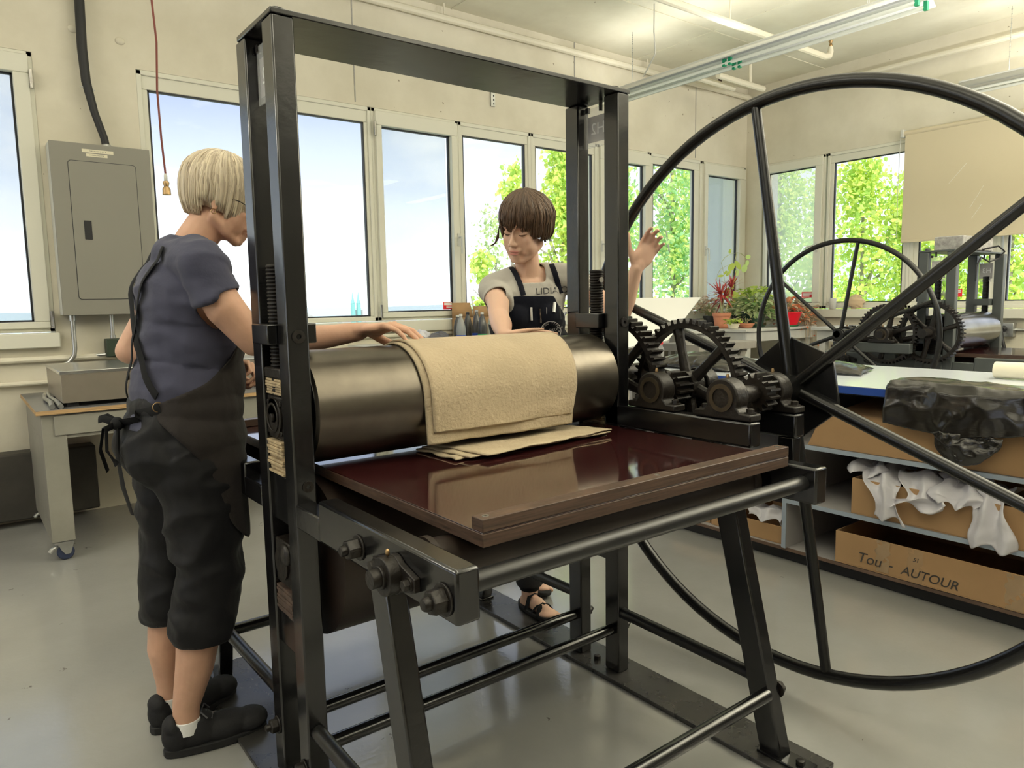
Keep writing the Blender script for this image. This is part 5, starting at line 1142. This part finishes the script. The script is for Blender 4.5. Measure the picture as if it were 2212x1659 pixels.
def hair(par,T,m,n,seed,zend,grav,R0=(.101,.085,.097),c0=(-.014,0,.040),part=0.0,width=.0085,wave=.004,flick=0,capmask=None,sweep=0.0,bulge=0.0,messy=.0008):
    rnd=random.Random(seed); mb=MB(); R_=T.to_3x3(); g=(R_.inverted()@Vector((0,0,-1))).normalized(); g=(g*grav+Vector((0,0,-1))*(1-grav)).normalized()
    for k in range(n):
        ph=2*PI*rnd.random()-PI; layer=rnd.random()
        ze=zend(ph)
        if ze is None: continue
        th0=rnd.uniform(.02,.75)*rnd.random()**.3; pts=[]; rad=[]; tw=rnd.uniform(-.10,.10); sc=1-.075*layer
        steps=9
        thm=math.radians(104)
        p=None
        for j in range(steps+1):
            th=th0+(thm-th0)*j/steps; a=ph+tw*j/steps+sweep*(1-j/steps)*math.sin(ph)
            q=Vector((R0[0]*sc*math.sin(th)*math.cos(a),part*(1-j/steps)+R0[1]*sc*math.sin(th)*math.sin(a),R0[2]*sc*math.cos(th)))+Vector(c0)
            q+=Vector((rnd.uniform(-1,1),rnd.uniform(-1,1),0))*messy
            if bulge and .9<ph<2.8: q+=Vector((math.cos(a),math.sin(a),0))*bulge*math.sin(PI*(ph-.9)/1.9)*math.sin(min(PI,th*1.7-.9) if th>.53 else 0)
            q+=Vector((math.cos(a),math.sin(a),0))*wave*math.sin(ph*17+layer*5)*(th/1.8)
            if q.z<ze and j>1: break
            pts.append(q)
        L_=0; last=pts[-1]; out=Vector((math.cos(ph),math.sin(ph),0))
        for j in range(1,7):
            if last.z<=ze+rnd.uniform(-.006,.010): break
            q=last+g*.014+out*(-.0022*j*.55 + (flick*.004*j if flick and ph>.2 and ph<1.5 else 0)); pts.append(q); last=q
        if len(pts)<3: continue
        m_=len(pts); w=width*rnd.uniform(.6,1.25)
        rad=[((w*(.35+.65*math.sin(PI*min(.92,(i+.6)/m_))))*.9,.0022) for i in range(m_)]; rad[-1]=(.0008,.0006); rad[0]=(w*.4,.001)
        pw=[T@p for p in pts]
        # orient flat side along the scalp: tangent direction around the head
        fl=R_@Vector((-math.sin(ph),math.cos(ph),0))
        mb.tube(pw,rad,6,flat=tuple(fl))
    o=mb.build('hair',m,par,sharp=1.5,recalc=False); return o
def scalp(par,T,m,R0,c0,cut):
    mb=MB(); mb.ell((0,0,0),R0,seg=40,rings=28); off=Vector(c0); keep=[]
    vs=[v+off for v in mb.v]; fs=[f for f in mb.f if cut(sum((vs[i] for i in f),Vector())/4)]
    q=MB(); q.add([T@v for v in vs],fs); return q.build('hair_base',m,par,solid=.003,sharp=2)
def snap(bvh,obj,dirv,lift=.0015,off=Vector((0,0,0))):
    """push the vertices of a small print onto the cloth/skin behind it"""
    d=Vector(dirv).normalized(); me=obj.data
    for v in me.vertices:
        w=v.co+off; h=bvh.ray_cast(w-d*.35,d,.8)
        if h[0]: v.co=h[0]-d*lift-off
def ribbon(mb,pts,w,th,flat): mb.tube(pts,[(w,th)]*len(pts),8,flat=flat)
CAM=Vector((0,0,1.22))
def on_surface(bvh,px,py,lift=.002):
    d=(RR@Vector((px-1106,py-829.5,1570.))).normalized(); h=bvh.ray_cast(CAM,d,6); return (h[0]-d*lift,h[1],d) if h[0] else (CAM+d*2.2,Vector((0,0,1)),d)
# ===== person 1: grey-haired, at the left of the press =====
P1=thing('person',(.48,2.12,0),'person with silver bob, blue-grey shirt and dark apron bending towards the left press posts','person')
H1=Matrix.Translation((.622,2.10,1.508))@Matrix.Rotation(math.radians(-20),4,'Z')@Matrix.Rotation(math.radians(19),4,'Y')@Matrix.Scale(.955,4)
def torso1(mb,g=0.0):
    mb.ell((.482,2.12,.865),(.132+g,.165+g,.115+g)); mb.ell((.445,2.06,.850),(.095+g,.085+g,.09+g)); mb.ell((.445,2.18,.850),(.095+g,.085+g,.09+g))
    mb.ell((.497,2.12,1.00),(.118+g,.140+g,.13+g)); mb.ell((.515,2.12,1.13),(.115+g,.145+g,.13+g)); mb.ell((.512,2.12,1.23),(.108+g,.155+g,.125+g)); mb.ell((.535,2.12,1.26),(.085+g,.16+g,.09+g))
    cap(mb,[(.525,1.975,1.318),(.515,2.12,1.350),(.535,2.275,1.318)],[.052+g,.062+g,.052+g],18)
b=MB(); torso1(b); cap(b,[(.515,2.12,1.33),(.550,2.12,1.40),(.590,2.11,1.46)],[.060,.052,.050],18); head_prims(b,H1)
cap(b,[(.518,1.958,1.312),(.560,1.928,1.215),(.628,1.925,1.128)],[.047,.049,.040],18)
cap(b,[(.628,1.925,1.128),(.70,1.895,1.125),(.80,1.845,1.135),(.868,1.805,1.146)],[.038,.040,.031,.0255],18)
tips1=hand_prims(b,(.866,1.806,1.148),(.72,-.70,.10),(-.05,.10,1),-1,[(.42,.42,.25),(.40,.42,.28),(.38,.42,.30),(.40,.42,.30)],spread=.10,scale=1.12,thumb=(.7,.75))
cap(b,[(.535,2.285,1.312),(.47,2.36,1.20),(.405,2.355,1.095)],[.046,.043,.037],18); cap(b,[(.405,2.355,1.095),(.50,2.30,1.075),(.61,2.20,1.050)],[.037,.036,.025],18)
hand_prims(b,(.62,2.195,1.048),(.95,-.45,-.10),(.25,.45,.95),-1,[(1.2,1.2,.6)]*4,scale=.95,thumb=(.6,.3))
for (hx,hy,kx,ky,ax_,ay,tx,ty) in ((.49,2.045,.492,2.035,.425,2.055,.60,2.035),(.49,2.20,.455,2.20,.418,2.215,.60,2.275)):
    cap(b,[(hx,hy,.84),(.5*hx+.5*kx+.01,hy,.64),(kx,ky,.46),(kx-.020,ky+.002,.35),(kx-.038,ky+.008,.24),(ax_+.003,ay,.13),(ax_,ay,.075)],[.088,.074,.057,.059,.050,.036,.034],18)
    cap(b,[(ax_-.01,ay,.05),(ax_+.06,ay+(ty-ay)*.3,.045),(tx-.05,ty,.032)],[.034,.034,.026],14)
body1,bv1=union(b,'body','skin',P1,.0042,3,disp=socket(H1))
def folds(fr,amp,seed,st=(1,1,1)):
    def f(p,n):
        q=Vector((p.x*st[0],p.y*st[1],p.z*st[2]))*fr+Vector((seed,0,0)); a=noise.noise(q); c=noise.noise(q*1.9+Vector((3,7,1)))
        return n*((1-2*abs(a))*amp+c*amp*.5)
    return f
# shirt
b=MB(); torso1(b,.012)
cap(b,[(.516,1.958,1.316),(.530,1.944,1.278)],[.053,.054],20); b.tube([(.530,1.944,1.278),(.548,1.930,1.225)],[.054,.055],24); cap(b,[(.535,2.285,1.318),(.505,2.328,1.262)],[.054,.054],20); b.tube([(.505,2.328,1.262),(.470,2.345,1.205)],[.054,.055],24)
cap(b,[(.52,2.12,1.34),(.535,2.12,1.372)],[.074,.064],18)
def m1(p):
    if p.z<.905: return False
    # neckline
    q=(p-Vector((.552,2.12,1.415))); ax=Vector((.42,0,.9)).normalized(); h=q.dot(ax)
    if h>-.030 and (q-ax*h).length<.085: return False
    # sleeve cuffs
    def sl(a,b_,cut,rad):
        a=Vector(a); d=(Vector(b_)-a).normalized(); t=(p-a).dot(d); return t>cut and (p-a-d*t).length<rad
    if p.y<1.99 and sl((.516,1.958,1.316),(.560,1.928,1.215),.084,.064) and (p-Vector((.552,1.928,1.218))).length<.075 and p.y<1.975: return False
    if p.y>2.29 and sl((.535,2.285,1.318),(.405,2.355,1.095),.112,.078): return False
    return True
shirt1,bs1=union(b,'shirt','shirt_blue',P1,.006,5,disp=folds(9,.0085,2,(.8,.8,2.0)),maskf=m1,solid=.004,edge=22)
# trousers (capri)
b=MB(); b.ell((.478,2.12,.865),(.146,.176,.125)); b.ell((.440,2.06,.845),(.108,.098,.10)); b.ell((.440,2.18,.845),(.108,.098,.10)); b.ell((.49,2.12,.95),(.128,.150,.08))
cap(b,[(.488,2.042,.82),(.500,2.04,.66),(.505,2.035,.50),(.490,2.035,.40),(.478,2.036,.352)],[.106,.094,.080,.076,.078],20); cap(b,[(.478,2.20,.82),(.468,2.20,.66),(.455,2.20,.50),(.435,2.20,.40),(.428,2.20,.36)],[.106,.092,.079,.074,.074],20)
def mt1(p): return p.z>(.318 if p.y<2.118 else .335) and p.z<.985
trs,bt1=union(b,'trousers','trousers',P1,.006,5,disp=folds(8,.013,5,(1,1,1.5)),maskf=mt1,solid=.004)
# apron: front + side wrap, cut along an outline measured on the body side
AP=[(.640,1.150),(.700,1.10),(.72,.90),(.72,.60),(.600,.585),(.553,.640),(.500,.800),(.400,.925),(.385,.965),(.430,.990),(.515,1.025),(.580,1.075),(.610,1.12)]
def inpoly(x,z,P):
    c=False; j=len(P)-1
    for i in range(len(P)):
        if (P[i][1]>z)!=(P[j][1]>z) and x<(P[j][0]-P[i][0])*(z-P[i][1])/(P[j][1]-P[i][1])+P[i][0]: c=not c
        j=i
    return c
b=MB(); torso1(b,.022); b.ell((.485,2.12,.865),(.155,.184,.135)); b.ell((.50,2.12,.95),(.140,.168,.10)); b.ell((.565,2.12,1.02),(.085,.13,.12)); 
cap(b,[(.505,2.045,.80),(.515,2.045,.66),(.52,2.04,.56)],[.112,.100,.092],20); cap(b,[(.505,2.19,.80),(.510,2.19,.66),(.51,2.19,.56)],[.112,.100,.092],20); b.ell((.56,2.12,.72),(.06,.13,.16))
apr,ba1=union(b,'apron','apron_dark',P1,.006,8,disp=folds(6,.007,9,(1,1,.7)),maskf=lambda p:inpoly(p.x,p.z,AP),solid=.004,edge=40)
# straps crossing on the back, tied in a bow
def strap(ptsl,w=.016,name='apron_strap',m='strap',lift=.007):
    mb=MB(); q=[]
    for (x,y,z) in ptsl: q.append(Vector((x,y,z)))
    mb.tube(q,[(w,.0022)]*len(q),8,flat=(0,1,0)); return mb.build(name,m,P1,sharp=1)
def backline(pairs):
    """pairs (y,z): find the cloth surface from behind (-x)"""
    out=[]; dn=[]
    for i in range(len(pairs)-1):
        for k in range(5): t=k/5; dn.append((pairs[i][0]*(1-t)+pairs[i+1][0]*t,pairs[i][1]*(1-t)+pairs[i+1][1]*t))
    for (y,z) in (dn+[pairs[-1]] if len(pairs)>1 else pairs):
        h=bs1.ray_cast(Vector((.1,y,z)),Vector((1,0,0)),.6); h2=bt1.ray_cast(Vector((.1,y,z)),Vector((1,0,0)),.6)
        xs=[k[0].x for k in (h,h2) if k[0]]; out.append(((min(xs) if xs else .40)-.009,y,z))
    for _ in range(3 if len(out)>4 else 0): out=[out[0]]+[((out[i-1][0]+2*out[i][0]+out[i+1][0])/4-.0004,out[i][1],out[i][2]) for i in range(1,len(out)-1)]+[out[-1]]
    return out
strap(backline([(2.045,1.375),(2.05,1.33),(2.07,1.26),(2.10,1.18),(2.135,1.10),(2.165,1.03),(2.18,.985)]))
strap(backline([(2.20,1.375),(2.19,1.33),(2.165,1.26),(2.13,1.19),(2.085,1.12),(2.045,1.05),(2.00,.995)]))
def sideline(pairs,bv=None):
    out=[]
    for (x,z) in pairs:
        xs=[]
        for q in (bs1,bt1,ba1):
            h=q.ray_cast(Vector((x,1.6,z)),Vector((0,1,0)),.6)
            if h[0]: xs.append(h[0].y)
        out.append((x,(min(xs) if xs else 2.0)-.005,z))
    return out
mb=MB(); q=[Vector(p) for p in sideline([(.405,.965),(.385,.955),(.365,.945)])]+[Vector(p) for p in backline([(2.04,.935),(2.09,.925),(2.12,.92)])]; mb.tube(q,[(.014,.0022)]*len(q),8,flat=(0,0,1)); mb.build('apron_strap','strap',P1,sharp=1)
kx=backline([(2.12,.92)])[0]; kx=Vector(kx)+Vector((-.008,0,0))
mb=MB(); mb.ell(kx,(.016,.020,.018))
for s,(ly,lz) in ((-1,(-.05,-.10)),(1,(.045,.015))):
    mb.tube([kx,kx+Vector((-.030,ly*.5,lz*.2+.012)),kx+Vector((-.036,ly,lz*.6)),kx+Vector((-.015,ly*.8,lz)),kx+Vector((-.004,ly*.3,lz*.5)),kx],[(.010,.002)]*6,8,flat=(0,0,1))
mb.tube([kx,kx+Vector((-.030,.02,-.01)),kx+Vector((-.040,.03,-.07)),kx+Vector((-.025,.04,-.13))],[(.011,.002)]*4,8,flat=(0,1,0)); mb.tube([kx,kx+Vector((-.012,-.03,-.06)),kx+Vector((-.006,-.05,-.16)),kx+Vector((.010,-.05,-.235))],[(.010,.002),(.016,.002),(.022,.002),(.014,.002)],8,flat=(0,1,0)); mb.build('bow','strap',P1,sharp=1)
for (x,z) in ((.398,.965),(.402,.962)): MB().ring((0,0,0),.010,.0125,-.001,.001,'y',20) if 0 else None
rg=sideline([(.400,.968)])[0]; MB().tube([(rg[0]+.012*math.cos(a),rg[1]-.003,rg[2]+.012*math.sin(a)) for a in [2*PI*k/16 for k in range(16)]],.0015,6,closed=True).build('strap_ring','brass',P1)
rg=backline([(2.175,1.04)])[0]; MB().tube([(rg[0]-.003,rg[1]+.012*math.cos(a),rg[2]+.012*math.sin(a)) for a in [2*PI*k/16 for k in range(16)]],.0015,6,closed=True).build('strap_ring','brass',P1)
# shoes and socks
def shoe(ax_,ay,tx,ty,zf=0.002,name='shoe'):
    d=Vector((tx-ax_,ty-ay,0)); yaw=math.atan2(d.y,d.x); o=Vector((ax_,ay,0)); R3=Matrix.Rotation(yaw,3,'Z'); Pt=lambda x,y,z:o+R3@Vector((x,y,z))
    b=MB(); b.ell(Pt(-.022,0,.055),(.042,.036,.052),rot=R3); b.ell(Pt(.03,0,.050),(.065,.040,.046),rot=R3); b.ell(Pt(.10,.0,.044),(.075,.046,.038),rot=R3); b.ell(Pt(.165,0,.040),(.050,.045,.032),rot=R3); b.ell(Pt(-.035,0,.082),(.026,.033,.028),rot=R3); b.ell(Pt(.035,0,.078),(.035,.033,.026),rot=R3)
    def mk(p):
        l=R3.inverted()@(p-o)
        if l.z>.088 and -.030<l.x<.036 and abs(l.y)<.03: return False
        return p.z>.008
    so,_=union(b,name,'shoe',P1,.0045,3,maskf=mk,solid=.003)
    sm=MB(); out=[]
    for k in range(28):
        a=2*PI*k/28; x=.075+.137*math.cos(a); w=.044*(1+.10*math.cos(a-.2)) ; out.append(Pt(x,w*math.sin(a)*(abs(math.sin(a))**-.25 if abs(math.sin(a))>.05 else 1),0))
    n=len(out); sm.add([Vector((p.x,p.y,zf)) for p in out]+[Vector((p.x,p.y,zf+.022)) for p in out],[tuple(range(n))[::-1],tuple(range(n,2*n))]+[(i,(i+1)%n,n+(i+1)%n,n+i) for i in range(n)]); sm.build('sole','sole',so,bevel=.003)
    lc=MB()
    for k in range(4): lc.tube([Pt(.045+.017*k,-.022,.094-.010*k),Pt(.052+.017*k,0,.101-.011*k),Pt(.045+.017*k,.022,.094-.010*k)],.0022,6)
    lc.tube([Pt(.04,0,.104),Pt(.035,-.025,.112),Pt(.05,-.035,.095)],.002,6); lc.tube([Pt(.04,0,.104),Pt(.05,.02,.112),Pt(.065,.03,.09)],.002,6); lc.build('laces','lace',so)
    sk=MB(); sk.lathe([(.040,.060),(.039,.078),(.0375,.094),(.035,.095)],(ax_+.002,ay,0),22); sk.build('sock','sock',P1)
shoe(.425,2.055,.60,2.035); shoe(.418,2.215,.60,2.275)
face_parts(P1,H1,'brow_grey','lips')
g=MB(); 
for s in (-1,1):
    c=Vector((.098,s*.033,-.010)); ring=[H1@(c+Vector((-.004*abs(math.cos(a)),.022*math.cos(a),.016*math.sin(a)))) for a in [2*PI*k/24 for k in range(24)]]; g.tube(ring,.0011,6,closed=True)
    g.tube([H1@Vector((.094,s*.054,-.004)),H1@Vector((.05,s*.072,.006)),H1@Vector((-.01,s*.078,.004))],.0012,6)
g.tube([H1@Vector((.099,-.011,-.006)),H1@Vector((.104,0,-.001)),H1@Vector((.099,.011,-.006))],.0011,6); gl=g.build('glasses','castiron',P1)
for s in (-1,1):
    c=Vector((.097,s*.033,-.010)); l=MB(); l.add([H1@(c+Vector((0,.021*math.cos(2*PI*k/20),.015*math.sin(2*PI*k/20)))) for k in range(20)],[tuple(range(20))]); l.build('lens','lens',gl,recalc=False)
c=H1@Vector((-.008,-.079,-.044)); MB().tube([c+Vector((.006*math.cos(a),-.002,.006*math.sin(a))) for a in [2*PI*k/14 for k in range(14)]],.0011,6,closed=True).build('earring','gold',P1)
scalp(P1,H1,'hair_silver',(.098,.081,.094),(-.014,0,.040),lambda c:(c.z>.045 or (c.x<.02 and c.z>-.035)) and not(c.x>.045 and c.z<.055))
def ze1(ph):
    a=abs(ph)
    if a<.45: return .045
    if a<.75: return -.015
    if a<1.15: return -.040
    if a<1.45: return -.026
    if a<2.0: return -.018
    return -.050
hair(P1,H1,'hair_silver',1700,4,ze1,.5,R0=(.107,.087,.098),c0=(-.021,0,.040),width=.0036,sweep=.35,messy=.0016,wave=.003)
# tattoo: three small linked rings on the upper arm
tm=MB()
for (dx,dy) in ((-5,-3),(5,-1),(1,7)):
    ps=[]
    for k in range(18):
        a=2*PI*k/18; q,_,_=on_surface(bv1,453+dx*1.1+6.2*math.cos(a),632+dy+6.2*math.sin(a),.0003); ps.append(q)
    tm.tube(ps,.0007,5,closed=True)
tm.build('tattoo','tattoo',P1)
# ===== person 2: brown-haired, behind the press =====
P2_=thing('person',(1.76,2.18,0),'person with brown bob, grey shirt and navy apron behind the roller, one arm raised','person')
hf=Vector((-.93,-.40,0)).normalized(); yaw=math.atan2(hf.y,hf.x)
H2=Matrix.Translation((1.668,2.085,1.482))@Matrix.Rotation(yaw,4,'Z')@Matrix.Rotation(math.radians(19),4,'Y')@Matrix.Rotation(math.radians(-7),4,'X')
f2=Vector((-.42,-.91,0)).normalized(); l2=Vector((-f2.y,f2.x,0)); l2=Vector((.91,-.42,0)).normalized()
def TP(c,l,f,z): return Vector((c[0],c[1],0))+l2*l+f2*f+Vector((0,0,z))
R2=Matrix((f2,l2,Vector((0,0,1)))).transposed()
cc=(1.745,2.165)
def torso2(b,g=0):
    b.ell(TP(cc,.075,-.02,.88),(.100+g,.145+g,.12+g),rot=R2); b.ell(TP(cc,.035,.0,1.02),(.090+g,.120+g,.13+g),rot=R2); b.ell(TP(cc,-.01,.03,1.14),(.096+g,.130+g,.12+g),rot=R2); b.ell(TP(cc,-.015,.035,1.225),(.095+g,.142+g,.10+g),rot=R2)
    for s in (-1,1): b.ell(TP(cc,-.012+s*.055,.085,1.165),(.052+g,.056+g,.050+g),rot=R2)
    cap(b,[TP(cc,-.140,.045,1.262),TP(cc,-.015,.03,1.300),TP(cc,.145,.045,1.300)],[.046+g,.054+g,.046+g],18)
b=MB(); torso2(b); cap(b,[TP(cc,-.015,.03,1.27),(1.705,2.115,1.35),(1.690,2.105,1.42)],[.056,.046,.044],18); head_prims(b,H2)
rs=TP(cc,-.150,.055,1.262); ls=TP(cc,.155,.05,1.300)
cap(b,[rs,(1.550,2.09,1.215),(1.503,2.025,1.168)],[.043,.040,.035],16); cap(b,[(1.503,2.025,1.168),(1.470,1.965,1.140),(1.418,1.885,1.112)],[.035,.036,.0225],16)
hand_prims(b,(1.418,1.885,1.112),(.66,-.72,.08),(0,.30,1),-1,[(.0,.10,.10),(.05,.12,.10),(.05,.14,.1),(-.05,.1,.05)],spread=.20,scale=.92,thumb=(1.1,.0),thumb_up=.25)
cap(b,[ls,(1.93,1.95,1.21),(1.925,1.865,1.135)],[.043,.039,.034],16); cap(b,[(1.925,1.865,1.135),(1.925,1.825,1.22),(1.922,1.775,1.325)],[.034,.034,.0225],16)
hand_prims(b,(1.922,1.772,1.330),(.42,-.30,.86),(.55,.80,-.05),1,[(.5,.6,.4),(.55,.7,.4),(.6,.7,.5),(.55,.6,.5)],spread=.10,scale=.97,thumb=(.95,.15))
ft2=[(1.725,2.155,1.715,2.03),(1.90,2.36,1.86,2.24)]
for (hx,hy),(ax_,ay,tx,ty) in zip(((1.765,2.22),(1.90,2.17)),ft2):
    cap(b,[(hx,hy,.84),((hx+ax_)/2,(hy+ay)/2-.02,.46),(ax_,ay,.10),(ax_,ay,.055)],[.080,.052,.034,.032],16)
    d=Vector((tx-ax_,ty-ay,0)).normalized(); sd=Vector((d.y,-d.x,0)); a0=Vector((ax_,ay,.045))
    cap(b,[a0-d*.02-Vector((0,0,.008)),a0+d*.05+Vector((0,0,.0)),a0+d*.11-Vector((0,0,.012))],[.030,.030,.026],12); b.ell(a0+d*.115-Vector((0,0,.012)),(.038,.038,.016))
    for k in range(5):
        base=a0+d*(.125-.006*k)+sd*(-.030+.0155*k)*(1 if hx<1.8 else 1)-Vector((0,0,.015)); cap(b,[base,base+d*(.030-.003*k)],[.0105-.001*k,.0095-.0008*k],10)
body2,bv2=union(b,'body','skin2',P2_,.0042,3,disp=socket(H2))
b=MB(); torso2(b,.010)
cap(b,[rs+Vector((0,0,-.002)),(1.583,2.130,1.238)],[.049,.049],18); b.tube([(1.583,2.130,1.238),(1.553,2.092,1.212)],[.049,.050],24); cap(b,[ls+Vector((0,0,-.002)),(1.91,1.99,1.245)],[.050,.050],18)
def m2(p):
    if p.z<.86: return False
    q=p-Vector((1.700,2.09,1.375)); 
    if p.z>1.285 and math.hypot(q.x,q.y)<.078+.25*max(0,1.335-p.z)*0 and (p-TP(cc,-.015,.03,0)).dot(l2)>-.085: 
        if math.hypot(q.x,q.y)<.056: return False
    d=(Vector((1.503,2.025,1.168))-rs).normalized()
    if .072<(p-rs).dot(d)<.125 and (p-rs-d*(p-rs).dot(d)).length<.085 and (p-rs).dot(-l2)>-.03: return False
    d=(Vector((1.925,1.865,1.135))-ls).normalized()
    if (p-ls).dot(d)>.100 and (p-ls-d*(p-ls).dot(d)).length<.085: return False
    return True
shirt2,bs2=union(b,'shirt','shirt_grey',P2_,.0055,4,disp=folds(10,.0045,12,(1,1,1.6)),maskf=m2,solid=.0035,edge=22)
b=MB(); b.ell(TP(cc,.075,-.02,.88),(.112,.155,.12),rot=R2)
for (hx,hy),(ax_,ay,tx,ty) in zip(((1.765,2.22),(1.90,2.17)),ft2): cap(b,[(hx,hy,.83),((hx+ax_)/2,(hy+ay)/2-.02,.46),(ax_,ay,.135)],[.090,.065,.052],16)
union(b,'trousers','charcoal',P2_,.008,4,disp=folds(9,.005,1),maskf=lambda p:.11<p.z<.97,solid=.004)
# navy apron with bib
b=MB(); torso2(b,.016); b.ell(TP(cc,.075,-.02,.72),(.118,.155,.22),rot=R2); b.ell(TP(cc,-.012,.070,1.17),(.070,.110,.11),rot=R2)
def mA2(p):
    q=p-Vector((cc[0],cc[1],0)); l=q.dot(l2)+.012; f=q.dot(f2)
    if f<.0 or p.z>1.238: return False
    w=.082 if p.z>1.228 else .082+.110*min(1,((1.228-p.z)/.15))**1.2
    return abs(l-max(0,1.1-p.z)*.25)<w and p.z>.55
apr2,ba2=union(b,'apron','apron_navy',P2_,.005,6,disp=folds(7,.003,3),maskf=mA2,solid=.003)
def strap2(pxs,w=.010):
    ps=[]
    for i in range(len(pxs)-1):
        for k in range(5):
            t=k/5; q,nn,d=on_surface(bs2,pxs[i][0]*(1-t)+pxs[i+1][0]*t,pxs[i][1]*(1-t)+pxs[i+1][1]*t,.006)
            if not ps or (q-ps[-1]).length<.07: ps.append(q)
    MB().tube(ps,[(w,.0015)]*len(ps),8,flat=tuple(l2)).build('apron_strap','apron_navy',P2_,sharp=1)
strap2([(1131,638),(1125,618),(1118,598),(1108,582),(1098,570)]); strap2([(1211,634),(1205,612),(1199,590),(1191,570),(1184,556)])
# pens and small tools in the bib, emblem, shirt lettering
def penline(a,c,r,m,name):
    p0,_,_=on_surface(ba2,*a,.006); p1,_,_=on_surface(ba2,*c,.006); MB().tube([p0,p1],r,10).build(name,m,P2_)
penline((1147.5,664),(1148.5,692),.0042,'white_ink','white_pen'); penline((1167,667),(1168.5,698),.0032,'steel','thin_pen'); penline((1198,654),(1196,675),.0065,'galv','steel_ruler'); penline((1209,662),(1210.5,688),.0028,'greypaint','dark_pen'); penline((1181,664),(1181,678),.0012,'steel','needle_tool'); penline((1222,673),(1221,681),.0030,'steel','small_key')
def flat_print(kind,par,bv,px,py,size,txt=None,m='white_ink',curve=None,rot=0,radius=None,a0=0):
    c,nn,d=on_surface(bv,px,py,.0)
    right=(RR@Vector((1,0,0))).normalized(); n=Vector((d.x,d.y,0)).normalized(); right=Vector((0,0,1)).cross(-n).normalized()*1; up=Vector((0,0,1))
    B=Matrix(((right.x,up.x,-n.x,c.x),(right.y,up.y,-n.y,c.y),(right.z,up.z,-n.z,c.z),(0,0,0,1)))
    if kind=='text': o=text_mesh(txt,size,B@Matrix.Rotation(rot,4,'Z'),'lettering',m,par)
    elif kind=='char':
        a=a0; o=text_mesh(txt,size,B@Matrix.Translation((radius*math.cos(a),radius*math.sin(a),0))@Matrix.Rotation(a-PI/2,4,'Z'),'lettering',m,par)
    elif kind=='ring':
        mb=MB(); mb.ring((0,0,0),size-.0022,size,-.0003,.0003,'z',64); mb.v=[B@v for v in mb.v]; o=mb.build('emblem_ring',m,par)
    off=OFF.get(par.name,Vector((0,0,0))); snap(bv,o,n,.0042,off); return o
flat_print('ring',P2_,ba2,1190,716,.0385)
for i,chh in enumerate('WOOD TYPES'):
    if chh!=' ': flat_print('char',P2_,ba2,1190,716,.0098,chh,radius=.0310,a0=math.radians(152-14.2*i))
for i,chh in enumerate('& CASES'):
    if chh!=' ': flat_print('char',P2_,ba2,1190,716,.0088,chh,radius=.0310,a0=math.radians(-2-14.0*i))
flat_print('text',P2_,ba2,1190,714,.0215,"Hamilton's",rot=.33)
flat_print('text',P2_,bs2,1193,628,.034,"LIDIA O",m='tattoo',rot=.06)
face_parts(P2_,H2,'brow','lips2')
scalp(P2_,H2,'hair_brown',(.098,.082,.094),(-.014,0,.040),lambda c:(c.z>.045 or (c.x<.015 and c.z>-.03)) and not(c.x>.05 and c.z<.06))
def ze2(ph):
    a=abs(ph)
    if a<.85: return .030+.012*math.sin(ph*9)
    if a<1.25: return -.012 if ph>0 else -.030
    if a<2.0: return -.030
    return -.045
hair(P2_,H2,'hair_brown',1800,8,ze2,.2,R0=(.103,.087,.097),width=.0034,flick=0,sweep=.15,bulge=.016,messy=.0018,wave=.005)
c=H2@Vector((-.006,.079,-.044)); MB().ell(c,.0045).build('earring','hoseblack',P2_)
# curl of hair by the cheek
lk=MB()
for k in range(7):
    q=[H2@Vector((.040,-.074,.03)),H2@Vector((.048,-.078,.0)),H2@Vector((.052,-.078-.0015*k,-.028)),H2@Vector((.056,-.086-.002*k,-.042-.002*k)),H2@Vector((.058,-.100-.003*k,-.048-.002*k))]
    lk.tube(q,[(.004,.002),(.005,.002),(.004,.0018),(.0025,.001),(.0005,.0004)],6)
lk.build('hair_lock','hair_brown',P2_,sharp=1.5)
# sandals
for (ax_,ay,tx,ty) in ft2:
    d=Vector((tx-ax_,ty-ay,0)).normalized(); sd=Vector((d.y,-d.x,0)); a0=Vector((ax_,ay,0)); zf=.0145
    b=MB(); out=[]
    for k in range(26):
        a=2*PI*k/26; out.append(a0+d*(.055+.125*math.cos(a))+sd*(.046*math.sin(a)*(1+.12*math.cos(a))))
    n=26; b.add([Vector((p.x,p.y,zf)) for p in out]+[Vector((p.x,p.y,zf+.016)) for p in out],[tuple(range(n))[::-1],tuple(range(n,2*n))]+[(i,(i+1)%n,n+(i+1)%n,n+i) for i in range(n)]); so=b.build('sandal','sole',P2_,bevel=.003)
    for (x0,x1,h) in ((.075,.115,.062),(.105,.070,.064),(.02,.035,.085)):
        s=MB(); s.tube([a0+d*x0-sd*.043+Vector((0,0,zf+.012)),a0+d*((x0*2+x1)/3)-sd*.024+Vector((0,0,h*.85)),a0+d*((x0+x1)/2)+Vector((0,0,h))]+[a0+d*((x0+2*x1)/3)+sd*.024+Vector((0,0,h*.85)),a0+d*x1+sd*.043+Vector((0,0,zf+.012))],[(.009,.002)]*5,8,flat=tuple(d)); s.build('strap','strap',so,sharp=1)
    s=MB(); s.tube([a0+Vector((.037*math.cos(2*PI*k/18),.037*math.sin(2*PI*k/18),.100)) for k in range(18)],[(.009,.002)]*18,8,closed=True,flat=(0,0,1)); s.build('strap','strap',so,sharp=1)
